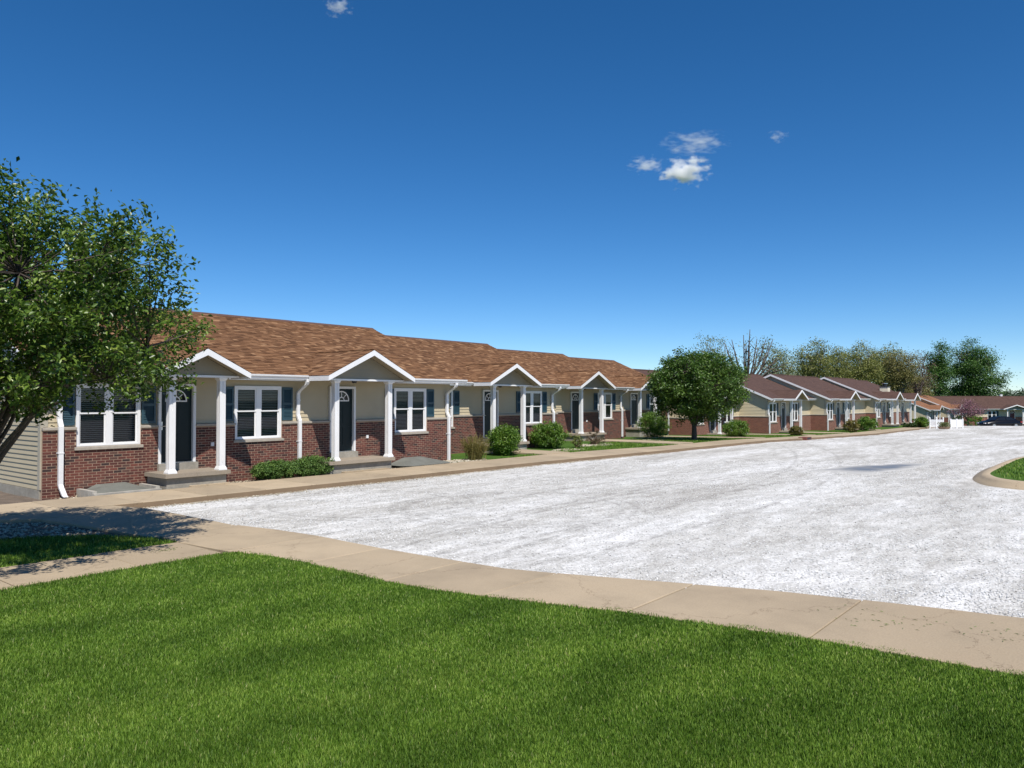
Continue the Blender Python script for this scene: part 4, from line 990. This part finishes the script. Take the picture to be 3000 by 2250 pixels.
ftree(2700, 1165, 1090, 146, 42, 'bushy dark tree at the foot of the slim green tree', 'leaf_deep', 56, 120, 36, low=.12, clr=.55, leaf=.28, name='green_tree')
ftree(2800, 1165, 1115, 160, 60, 'low bright green bushy tree below the tallest tree', 'leaf_shrub', 57, 120, 36, low=.1, clr=.55, leaf=.28, name='green_tree')
def stub_tree():
    p = at(2190, 1112, 88); gz = float(G(p[0], p[1])); T = empty('pollarded_tree', (p[0], p[1], gz), 0, 'bare-limbed tree with upright cut-back dark branches above the plum roofs', 'tree', WD); rs = np.random.RandomState(9); m_ = MB()
    m_.tube([(0, 0, -.2), (0, 0, 2.5), (.1, .1, 4.6)], [.55, .45, .40], 9); P = []
    tops = [(-2.4, 8.6), (-1.9, 9.6), (-1.3, 9.9), (-.7, 10.4), (-.2, 11.0), (.3, 9.3), (.9, 10.0), (1.3, 9.0), (1.9, 9.9), (2.5, 9.4), (2.9, 9.9), (-3.2, 7.6), (3.4, 8.0), (-.4, 9.6), (.6, 9.8)]
    for dx, h in tops:
        e = np.array([dx*RIGHT[0]+rs.normal()*.3, dx*RIGHT[1]+rs.normal()*.3, h]); s_ = np.array([.1, .1, 4.2+rs.rand()*.5])
        md = s_*.55+e*.45+np.array([dx*RIGHT[0], dx*RIGHT[1], 0])*.18; m_.tube([tuple(s_), tuple(md), tuple(e)], [.15, .09, .035], 6)
        for k in range(3):
            q = md*(1-k*.3)+e*k*.3; t_ = q+np.array([rs.normal()*.5, rs.normal()*.5, rs.uniform(.5, 1.1)]); m_.tube([tuple(q), tuple(t_)], [.05, .02], 4)
        for k in range(14): u = rs.uniform(.1, .8); P.append(md*(1-u)+e*u+rs.normal(size=3)*.3)
    for dx, dz in ((4.6, 7.2), (5.4, 6.9), (4.0, 7.8), (-3.6, 7.0)):
        e = np.array([dx*RIGHT[0], dx*RIGHT[1], dz]); m_.tube([(.1, .1, 4.3), tuple(e*.55+np.array([0, 0, 2.4])), tuple(e)], [.16, .09, .03], 5)
        for k in range(90): P.append(e*rs.uniform(.7, 1.05)+np.array([0, 0, .8*rs.rand()])+rs.normal(size=3)*.55)
    m_.build('trunk', 'bark', T, smooth=True); link(bpy.data.objects.new('crown', leaves_mesh('crown', np.array(P), .26, 'leaf_pale', rs)), T)
stub_tree()
p = at(2835, 1240, 112); tree('redbud_tree', 'pink-flowering redbud in front of the wide plum-roofed house', (p[0], p[1], float(G(p[0], p[1]))), 1.1, .14, (0, 0, 2.55), (2.5, 2.3, 1.45), 120, 34, .28, .16, 'leaf_pink', 'bark', 61, 6, shell=.4, lobes=.15, sides=5)
for i, (px, yt, w_, lb) in enumerate(((2808, 1218, 22, 'dark green yard bush beneath the redbud, next to the fence'), (2856, 1217, 24, 'rounded green yard bush between the redbud and the parked car'))):
    p = at(px, 1247, 104); p[2] = float(G(p[0], p[1])); shrub('yard_bush', lb, p, (w_*104/FPX, w_*104/FPX, .95), 1500, .16, 'leaf_shrub_dark' if i == 0 else 'leaf_shrub', 70+i, group='bushes by the redbud')
# far-off wood on the horizon: reads as one mass
def far_wood():
    rs = np.random.RandomState(3); P = []; tn = []
    for k in range(70):
        px = rs.uniform(2600, 3500); Z = rs.uniform(330, 460); p = at(px, 1160, Z); h = rs.uniform(8.5, 13.5); r_ = rs.uniform(4, 8); gz = float(G(p[0], p[1]))
        n = 420; D = rs.normal(size=(n, 3)); D /= np.linalg.norm(D, axis=1)[:, None]; P.append(np.array([p[0], p[1], gz+h*.5])+D*(rs.uniform(.3, 1, n)**.4)[:, None]*np.array([r_, r_, h*.5])); tn += [rs.rand()]*n
    o = link(bpy.data.objects.new('far_wood', leaves_mesh('far_wood', np.concatenate(P), 1.3, 'leaf_far', rs, tone=np.array(tn)))); tag(o, 'far-off line of bluish green trees on the horizon', 'trees', kind='stuff')
far_wood()

# ------------------------------------------------------------------ small things: fence, planter, drain, car, island, puddle
def fence():
    a = gpos(2723, 1253); b = gpos(2762, 1253); d = b[:2]-a[:2]; L = float(np.hypot(*d)); rz = math.atan2(d[1], d[0])
    F_ = empty('picket_fence', tuple(a), rz, 'white open picket fence beyond the end of the building walk', 'fence')
    n = 12
    for i in range(3): m_ = MB(); x_ = L*i/2; m_.box(x_-.05, x_+.05, -.05, .05, -.1, .95).hexa([(x_-.07,-.07,.95),(x_+.07,-.07,.95),(x_+.07,.07,.95),(x_-.07,.07,.95)], [(x_-.01,-.01,1.03),(x_+.01,-.01,1.03),(x_+.01,.01,1.03),(x_-.01,.01,1.03)]); m_.build('post', 'white_trim', F_)
    for z in (.15, .62): m_ = MB(); m_.box(0, L, .0, .04, z, z+.08); m_.build('rail', 'white_trim', F_)
    for i in range(n): m_ = MB(); x_ = L*(i+.5)/n; m_.extrude_y([(x_-.035, .04), (x_+.035, .04), (x_+.035, .78), (x_, .84), (x_-.035, .78)], -.025, -.002); m_.build('picket', 'white_trim', F_)
    a = gpos(2784, 1252); b = gpos(2819, 1252); d = b[:2]-a[:2]; L = float(np.hypot(*d)); rz = math.atan2(d[1], d[0])
    F_ = empty('panel_fence', tuple(a), rz, 'solid white panel fence right of the open pickets', 'fence')
    for i in range(3): m_ = MB(); x_ = L*i/2; m_.box(x_-.06, x_+.06, -.06, .06, -.1, .86); m_.build('post', 'white_trim', F_)
    for i in range(2): m_ = MB(); m_.box(L*i/2+.061, L*(i+1)/2-.061, -.02, .02, .02, .78); m_.build('panel', 'white_trim', F_)
fence()
p = gpos(2765, 1257); T = empty('planter', tuple(p), 0, 'low clay planter with a grey-green plant between the two white fences', 'planter')
m_ = MB(); q = [(math.cos(k*math.pi/6), math.sin(k*math.pi/6)) for k in range(12)]; m_.extrude_z(q, 0, .22, s0=.42, s1=.55); m_.build('pot', 'clay', T)
rs_ = np.random.RandomState(8); link(bpy.data.objects.new('foliage', leaves_mesh('foliage', np.abs(rs_.normal(size=(500, 3)))*np.array([.2, .2, .2])*np.sign(rs_.normal(size=(500, 3)))*np.array([1, 1, 0])+np.array([0, 0, .22])+np.stack([np.zeros(500), np.zeros(500), rs_.uniform(0, .4, 500)], 1), .14, 'leaf_pale', rs_)), T)
p = np.array([37.0, wf(37.0)-.02, float(G(37.0, -4.2))]); T = empty('storm_drain', tuple(p), 0, 'rusty red storm drain inlet set in the kerb of the building walk', 'drain')
m_ = MB(); m_.box(-.45, .45, -.22, .28, -.2, .10); m_.build('hood', 'drain_rust', T); m_ = MB(); m_.box(-.33, .33, -.226, -.215, -.04, .075); m_.build('opening', 'black_metal', T)

def car():
    p = at(2926, 1247, 93); gz = float(G(p[0], p[1])); T = empty('parked_car', (p[0], p[1], gz), -math.atan2(CO, SI)+math.pi+R(6), 'dark navy sedan parked by the wide plum-roofed house', 'car')
    # local x forward, y left
    prof = [(-2.35, .40, .62, .80), (-2.30, .30, .86, .86), (-1.75, .24, .98, .90), (-1.2, .22, 1.02, .92), (0, .22, 1.0, .93), (.9, .22, .96, .92), (1.3, .22, .90, .90), (2.0, .26, .76, .86), (2.3, .32, .66, .76), (2.4, .40, .55, .66)]
    vs = []; fs = []
    for x_, lo, hi, w_ in prof: vs += [(x_,-w_*.94,lo),(x_,-w_,lo+(hi-lo)*.45),(x_,-w_*.93,hi),(x_,w_*.93,hi),(x_,w_,lo+(hi-lo)*.45),(x_,w_*.94,lo)]
    n = len(prof)
    for i in range(n-1):
        for j in range(6): fs.append((6*i+j, 6*i+6+j, 6*i+6+(j+1) % 6, 6*i+(j+1) % 6))
    fs += [(0,1,2,3,4,5), tuple(6*(n-1)+k for k in (5,4,3,2,1,0))]
    m_ = MB(); m_.add(vs, fs); m_.build('body', 'car_paint', T, True)
    cab = [(-1.85, .95, .80), (-1.05, 1.38, .62), (-.2, 1.45, .60), (.45, 1.38, .62), (1.15, .93, .80)]
    vs = []; fs = []
    for x_, z_, w_ in cab: vs += [(x_, -.82, .93), (x_, -w_, z_), (x_, w_, z_), (x_, .82, .93)]
    for i in range(4):
        for j in range(3): fs.append((4*i+j, 4*i+4+j, 4*i+4+(j+1), 4*i+(j+1)))
    m_ = MB(); m_.add(vs, fs); m_.build('cabin', 'car_paint', T, True)
    for s_ in (-1, 1):
        for (xa, xb, xc, xd) in ((-1.45, -.95, -.3, -.3), (-.2, -.2, .38, .9)):
            g_ = MB(); y0_, y1_ = s_*.835, s_*.655
            g_.add([(xa, y0_, .99), (xd, y0_, .99), (xc, y1_, 1.34), (xb, y1_, 1.34)], [(0, 1, 2, 3) if s_ < 0 else (3, 2, 1, 0)]); g_.build('side_window', 'car_glass', T)
        for x_ in (-1.4, 1.42):
            w_ = MB(); ring = [(x_+.32*math.cos(k*math.pi/9), .32+.32*math.sin(k*math.pi/9)) for k in range(18)]; w_.extrude_y(ring, s_*.90-.1, s_*.90+.1); wo_ = w_.build('wheel', 'rubber', T)
            r_ = MB(); ring = [(x_+.2*math.cos(k*math.pi/9), .32+.2*math.sin(k*math.pi/9)) for k in range(18)]; r_.extrude_y(ring, s_*.91-.1, s_*.91+.1); r_.build('rim', 'handle_metal', wo_)
        l_ = MB(); l_.box(2.22, 2.40, *sorted((s_*.45, s_*.74)), .58, .68); l_.build('headlight', 'clear_lens', T)
        l_ = MB(); l_.box(-2.37, -2.1, *sorted((s_*.55, s_*.885)), .70, .84); l_.build('taillight', 'red_lens', T)
    for nm, xa, xb in (('windscreen', 1.1, .5), ('rear_window', -1.78, -1.1)):
        g_ = MB(); g_.add([(xa+.02*np.sign(xa), -.72, .99), (xa+.02*np.sign(xa), .72, .99), (xb+.02*np.sign(xa), .58, 1.37), (xb+.02*np.sign(xa), -.58, 1.37)], [(0, 1, 2, 3)]); g_.build(nm, 'car_glass', T)
car()

def island():
    pts = [(13.2,-18.6),(13.2,-17.6),(13.6,-16.9),(14.4,-16.45),(15.8,-16.15),(19,-16.05),(22.5,-16.15),(25,-16.5),(27,-17.6),(28,-20),(28,-30),(14,-30),(13.2,-24)]
    P_ = np.array(pts)+np.array([.55, -.10]); fine = []
    for i in range(len(P_)):
        p0, p1, p2, p3 = P_[i-1], P_[i], P_[(i+1) % len(P_)], P_[(i+2) % len(P_)]
        for u in np.linspace(0, 1, 5)[:-1]: fine.append(tuple(.5*(2*p1+(p2-p0)*u+(2*p0-5*p1+4*p2-p3)*u*u+(3*p1-p0-3*p2+p3)*u**3)))
    pts = fine[::-1]; n = len(pts); c_ = np.mean(pts, 0)
    def off(p, d): v = np.array(p)-c_; return np.array(p)-v/np.linalg.norm(v)*d
    rings = [(-.25, -.13), (-.23, -.075), (-.05, -.045), (.03, .05), (.10, .085), (.20, .095), (.34, .095), (.36, .06)]
    vs = []; fs = []
    for d, z in rings: vs += [(*off(p, d), z) for p in pts]
    for k in range(len(rings)-1):
        for i in range(n): j = (i+1) % n; fs.append((k*n+i, k*n+n+i, k*n+n+j, k*n+j))
    m_ = MB(); m_.add(vs, fs, .6); o = m_.build('island_kerb', 'concrete', smooth=True); o['kind'] = 'structure'
    me = bpy.data.meshes.new('island_lawn'); inn = [off(p, .30) for p in pts]; me.from_pydata([(q[0], q[1], .085) for q in inn][::-1], [], [tuple(range(n))]); me.update(); me.materials.append(MAT['turf'])
    o = link(bpy.data.objects.new('island_lawn', me)); o['kind'] = 'structure'
    return [tuple(q) for q in inn]
ISL = island()
rs_ = np.random.RandomState(2)
pts = []
c_ = np.array([17.9, -12.95]); ax = np.array([2.55, -1.0]); ax /= np.linalg.norm(ax); bx = np.array([-ax[1], ax[0]])
for k in range(56):
    th = 2*math.pi*k/56; r_ = 1+.16*math.sin(2*th+.6)+.12*math.sin(3*th+1)+.10*math.sin(5*th)+.07*math.sin(9*th+2)+.05*math.sin(15*th)+rs_.uniform(-.05, .05); pts.append(c_+ax*2.55*r_*math.cos(th)+bx*.95*r_*math.sin(th))
pm_ = MB()
pm_.v = [(c_[0], c_[1], float(G(*c_))-.064)]+[(*(c_+(q-c_)*f), float(G(*q))-(.064 if f < 1.1 else .09)) for f in (.5, 1.0, 1.12) for q in pts]; pm_.t = [0]+[.25]*56+[.85]*56+[1.1]*56
pm_.f = [(0, 1+k, 1+(k+1) % 56) for k in range(56)]+[(1+r_*56+k, 1+(r_+1)*56+k, 1+(r_+1)*56+(k+1) % 56, 1+r_*56+(k+1) % 56) for r_ in (0, 1) for k in range(56)]
me = pm_.mesh('asphalt_patch', 'wet_asphalt')
o = link(bpy.data.objects.new('asphalt_patch', me)); o['kind'] = 'structure'

# ------------------------------------------------------------------ stones and grass
def stones(name, P, size, mat, label, cat, rs, flat=.6):
    n = len(P); base = np.array([(1,0,0),(-1,0,0),(0,1,0),(0,-1,0),(0,0,1),(0,0,-.6)], float)
    s = size[:, None, None]*rs.uniform(.6, 1.3, (n, 1, 3))*np.array([1, 1, flat]); th = rs.uniform(0, 6.28, n); c_, s_ = np.cos(th), np.sin(th)
    B = base[None]*s*rs.uniform(.75, 1.25, (n, 6, 1)); X = B[:, :, 0]*c_[:, None]-B[:, :, 1]*s_[:, None]; Y = B[:, :, 0]*s_[:, None]+B[:, :, 1]*c_[:, None]
    V = np.stack([X, Y, B[:, :, 2]], 2)+P[:, None, :]
    F = np.array([(0,2,4),(2,1,4),(1,3,4),(3,0,4),(2,0,5),(1,2,5),(3,1,5),(0,3,5)])
    F = (np.arange(n)[:, None, None]*6+F[None]).reshape(-1, 3); t = np.repeat(rs.uniform(0, 1, n), 6)
    o = link(bpy.data.objects.new(name, raw_mesh(name, V.reshape(-1, 3), F, mat, t))); return tag(o, label, cat, kind='stuff')
rs = np.random.RandomState(77)
def lot_pts(n, zmin, zmax, pw):
    Z = zmin+(zmax-zmin)*rs.uniform(0, 1, n)**pw; k = rs.uniform(-.72, .74, n); x_ = CAM[0]+Z*(FWD[0]+k*RIGHT[0]); y_ = CAM[1]+Z*(FWD[1]+k*RIGHT[1])
    ok = (x_ > np.where(y_ > -5, -2.9, np.array(ex(RE, y_)))+.0) & (y_ < -3.25); return x_[ok], y_[ok], Z[ok]
x_, y_, Z_ = lot_pts(130000, 7, 30, 1.25)
isl_ok = ~((x_ > 13.1) & (y_ < -16)) & (((x_-17.9)*ax[0]+(y_+12.95)*ax[1])**2/2.4**2+((x_-17.9)*bx[0]+(y_+12.95)*bx[1])**2/.85**2 > rs.uniform(.35, 1.1, len(x_)))
worn = np.zeros(len(x_))
for cx_, cy_, rads in TRACKS:
    for r_ in rads: worn = np.maximum(worn, np.clip(1-np.abs(np.hypot(x_-cx_, y_-cy_)-r_)/.16, 0, 1))
al = x_*RIGHT[0]+y_*RIGHT[1]; ac = x_*FWD[0]+y_*FWD[1]
lane = .5+.5*np.sin(ac*1.15+.5*np.sin(al*.35)+.8*np.sin(ac*.31+al*.12))*np.cos(al*.21+ac*.17)
isl_ok &= rs.rand(len(x_)) > np.maximum(worn*.9, .62*lane**1.5)
x_, y_, Z_ = x_[isl_ok], y_[isl_ok], Z_[isl_ok]
stones('gravel', np.stack([x_, y_, G(x_, y_)-.082+lumps(x_, y_)], 1), rs.uniform(.005, .014, len(x_))*(1+Z_*.03), 'white_rock', 'loose white crushed stone over the lot', 'gravel', rs)
# thrown-up stones along the walk edges
P = []
for k in range(2600):
    y_ = rs.uniform(-18.5, -5); P.append((float(ex(RE, y_))+rs.normal()*.06-(.0 if rs.rand() < .82 else abs(rs.normal())*.35), y_, .0))
P = np.array(P); stones('edge_gravel', P-np.array([0, 0, .012]), rs.uniform(.006, .015, len(P)), 'white_rock', 'loose white stones spilled along the edge of the front walk', 'gravel', rs)
P = []
for k in range(2600):
    x__ = rs.uniform(-3.2, 20); P.append((x__, wf(x__)-abs(rs.normal())*.12-.02, float(G(x__, -3.3))-.075))
P = np.array(P); stones('kerb_gravel', P, rs.uniform(.01, .028, len(P)), 'pale_rock', 'tan pebbles gathered below the kerb of the building walk', 'gravel', rs)
P = []
for k in range(5200):
    u = rs.rand()
    if u < .55:
        x__, y__ = rs.uniform(-9, -4.6), rs.uniform(-6.2, -2.9)
        if y__ < np.interp(x__, [-9, -6.55, -5.6, -4.95, -4.5], [-5.3, -5.35, -5.8, -6.3, -7.2]) or x__ > np.interp(y__, [-5.2, -3.9, -2.95], [-4.75, -5.0, -6.2]): continue
        z__ = -.03
    else:
        x__, y__ = rs.uniform(-3.4, 9.5), rs.uniform(-1.25, -.12); z__ = -.05
    P.append((x__, y__, z__))
P = np.array(P); stones('bed_stones', P, rs.uniform(.018, .045, len(P)), 'pale_rock', 'tan limestone mulch in the planting beds', 'stones', rs)
P = []
for cx_, cy_, r_ in ((10.2, -.7, .9), (17.6, -.2, .8), (21.5, .9, 1.1), (26.5, .8, 1.2), (30.5, 2.6, 1.6), (31.5, 1.2, .9)):
    n = int(500*r_); th = rs.uniform(0, 6.28, n); q = np.sqrt(rs.rand(n))*r_; P += [(cx_+a*1.3, cy_+b*.6, float(G(cx_, cy_))+.025) for a, b in zip(q*np.cos(th), q*np.sin(th))]
P = np.array(P); stones('shrub_stones', P, rs.uniform(.025, .055, len(P)), 'pale_rock', 'patches of tan stone mulch around the shrubs on the building lawn', 'stones', rs)

def blades(name, x_, y_, z_, h, wd, rs, label, seedt=None):
    n = len(x_); th = rs.uniform(0, 6.28, n); dx, dy = np.cos(th), np.sin(th); ln = rs.uniform(.05, .55, n)*h; la = rs.uniform(0, 6.28, n); lx, ly = np.cos(la)*ln, np.sin(la)*ln
    b = np.stack([x_, y_, z_], 1); sd = np.stack([dx*wd, dy*wd, np.zeros(n)], 1); m1 = b+np.stack([lx*.35, ly*.35, h*.6], 1); tp = b+np.stack([lx, ly, h], 1)
    V = np.stack([b-sd, b+sd, m1-sd*.7, m1+sd*.7, tp], 1).reshape(-1, 3); i = np.arange(n)*5
    F = np.concatenate([np.stack([i, i+1, i+3], 1), np.stack([i, i+3, i+2], 1), np.stack([i+2, i+3, i+4], 1)])
    t = rs.uniform(0, 1, n)**1.15; t = np.where(rs.rand(n) < .012, 1, t*.92)
    o = link(bpy.data.objects.new(name, raw_mesh(name, V, F, 'grass_blade', np.repeat(t, 5)))); return tag(o, label, 'grass', kind='stuff')
# front lawn, denser near the camera
N = 860000; u = rs.uniform(0, 1, N); Z = 3.4*(13.2/3.4)**(u**.9); k = rs.uniform(-.74, .74, N); x_ = CAM[0]+Z*(FWD[0]+k*RIGHT[0]); y_ = CAM[1]+Z*(FWD[1]+k*RIGHT[1])
edge = np.interp(y_, sorted([q[1] for q in LE]), [q[0] for q in sorted(LE, key=lambda q: q[1])])
wob = .035*np.sin(y_*5.1)+.025*np.sin(y_*13.7+1)+.015*np.sin(y_*31)+rs.normal(size=N)*.012; bump = .05*np.exp(-((y_+18.0)/.45)**2)
wob2 = .02*np.sin(x_*6)+.015*np.sin(x_*17)+rs.normal(size=N)*.012
ok = (y_ < -9.30+wob2) & (x_ < edge+.03+wob+bump) & ~((x_ > -4.5) & (y_ > -9.75) & ((x_+4.5)**2+(y_+9.75)**2 > .42**2)); x_, y_, Z = x_[ok], y_[ok], Z[ok]
hv = .75+.35*np.sin(x_*1.3+y_*.7)*np.sin(y_*1.9-x_*.5)
blades('lawn_grass', x_, y_, np.full(len(x_), -.022), rs.uniform(.020, .042, len(x_))*(.8+.3*hv), (.0010+.00042*Z)*rs.uniform(.7, 1.3, len(x_)), rs, 'thick mown grass of the lawn in front of the walk')
N = 60000; x_ = rs.uniform(-13, -4.4, N); y_ = rs.uniform(-8.05, -5.2, N)
ok = (y_ > -8.02+.015*np.sin(x_*11)) & (y_ < np.interp(x_, [-13, -8, -6.6, -5.7, -5.0, -4.5, -4.4], [-5.2, -5.2, -5.35, -5.75, -6.35, -7.3, -8])); x_, y_ = x_[ok], y_[ok]
blades('strip_grass', x_, y_, np.full(len(x_), -.012), rs.uniform(.03, .06, len(x_)), np.full(len(x_), .0065), rs, 'mown grass in the strip under the big leafy tree')
N = 90000; x_ = rs.uniform(9.6, 62, N); y_ = rs.uniform(-2.6, 6, N); back = np.interp(x_, [9.6, 13.5, 14, 18, 20, 24, 30, 34, 40, 48, 58, 62], [-1.3, -.9, -.6, .0, .3, 1.6, 3.0, 4.0, 3.2, 1.2, .1, .0]); frontl = np.array([wb(q) for q in x_])
ok = (y_ > frontl+.03) & (y_ < back)
for (a, b_) in ((14.4, 16), (24.3, 25.9), (33.6, 35.2), (42.9, 44.5), (51.2, 52.9)): ok &= ~((x_ > a-.03) & (x_ < b_+.03))
x_, y_ = x_[ok], y_[ok]
blades('building_grass', x_, y_, G(x_, y_)+.012, rs.uniform(.05, .09, len(x_)), np.full(len(x_), .014), rs, 'mown grass between the building walk and the row houses')
N = 16000; x_ = rs.uniform(13, 28, N); y_ = rs.uniform(-24, -16.1, N); ok = (x_ > 14.45) & (y_ < np.interp(x_-.55, [13.5, 14.6, 16, 19, 22.5, 25, 27], [-17.7, -16.95, -16.6, -16.5, -16.6, -16.9, -18.0]))
x_, y_ = x_[ok], y_[ok]; blades('island_grass', x_, y_, np.full(len(x_), .085), rs.uniform(.05, .09, len(x_)), np.full(len(x_), .012), rs, 'mown grass on the kerbed island in the gravel lot')
# grass clippings on the front walk
Pc = np.concatenate([np.array([-1.95, -17.9])+rs.normal(size=(45, 2))*np.array([.25, .35]), np.array([-1.75, -19.0])+rs.normal(size=(30, 2))*np.array([.2, .25]), np.array([-4.85, -8.55])+rs.normal(size=(50, 2))*np.array([.10, .06])])
V = []; Fc = []
for i, q in enumerate(Pc):
    th = rs.uniform(0, 6.28); d = np.array([math.cos(th), math.sin(th)])*rs.uniform(.012, .032); e = np.array([-d[1], d[0]])*.12; V += [(*(q-d), .008), (*(q+e), .014), (*(q+d), .008), (*(q-e), .009)]; Fc.append((4*i, 4*i+1, 4*i+2, 4*i+3))
o = link(bpy.data.objects.new('grass_clippings', raw_mesh('grass_clippings', np.array(V), np.array(Fc), 'grass_blade', np.repeat(rs.uniform(0, .4, len(Pc)), 4)))); tag(o, 'dark grass clippings scattered on the front walk', 'clippings', kind='stuff')

# ------------------------------------------------------------------ clouds: small puffs of real vapour far off
def cloud(label, px, py, Z, wpx, hpx, dens, seed, ns):
    p = at(px, py, Z); a = wpx/2*Z/FPX; c_ = hpx/2*Z/FPX
    m, t, out = nodes('vapour_%d' % seed)
    v = t.nodes.new('ShaderNodeVolumePrincipled'); t.links.new(v.outputs[0], out.inputs['Volume']); v.inputs['Color'].default_value = (1, 1, 1, 1); v.inputs['Anisotropy'].default_value = -.35
    tc = t.nodes.new('ShaderNodeTexCoord')
    ln = t.nodes.new('ShaderNodeVectorMath'); ln.operation = 'LENGTH'; t.links.new(tc.outputs['Object'], ln.inputs[0])
    n = t.nodes.new('ShaderNodeTexNoise'); n.inputs['Scale'].default_value = ns; n.inputs['Detail'].default_value = 5; n.inputs['Roughness'].default_value = .6
    ad = t.nodes.new('ShaderNodeVectorMath'); ad.operation = 'ADD'; ad.inputs[1].default_value = (seed*3.7, seed*1.3, 0); t.links.new(tc.outputs['Object'], ad.inputs[0]); t.links.new(ad.outputs[0], n.inputs['Vector'])
    def mth(op, x0, x1):
        q = t.nodes.new('ShaderNodeMath'); q.operation = op
        for s_, val in zip(q.inputs, (x0, x1)):
            if isinstance(val, (int, float)): s_.default_value = val
            else: t.links.new(val, s_)
        return q.outputs[0]
    f = mth('MULTIPLY', mth('SUBTRACT', 1.0, ln.outputs['Value']), .55)
    d = mth('ADD', mth('MULTIPLY', n.outputs['Fac'], 1.5), f); d = mth('SUBTRACT', d, 1.02); d = mth('MAXIMUM', d, 0.0); d = mth('MULTIPLY', d, dens); t.links.new(d, v.inputs['Density'])
    rs = np.random.RandomState(seed); me = bpy.data.meshes.new('cloud'); import bmesh
    bm = bmesh.new(); bmesh.ops.create_icosphere(bm, subdivisions=3, radius=1.0); bm.to_mesh(me); bm.free(); me.materials.append(m)
    o = link(bpy.data.objects.new('cloud', me)); o.location = p; o.scale = (a, a*.8, c_); o.rotation_euler = (0, 0, -math.atan2(CO, SI)); tag(o, label, 'cloud', 'small clouds')
cloud('bright white puffy cloud, the largest of the small clouds', 2010, 495, 900, 200, 120, .85, 3, 2.1)
cloud('thin wispy cloud just left of the bright puff', 1895, 478, 930, 150, 60, .22, 5, 2.4)
cloud('faint veil of cloud above the bright puff', 2040, 415, 940, 250, 80, .13, 7, 2.8)
cloud('tiny faint wisp high to the right of the bright puff', 2285, 395, 950, 90, 45, .14, 8, 2.4)
cloud('small lone cloud at the very top of the sky', 985, 10, 900, 110, 70, .25, 11, 2.2)
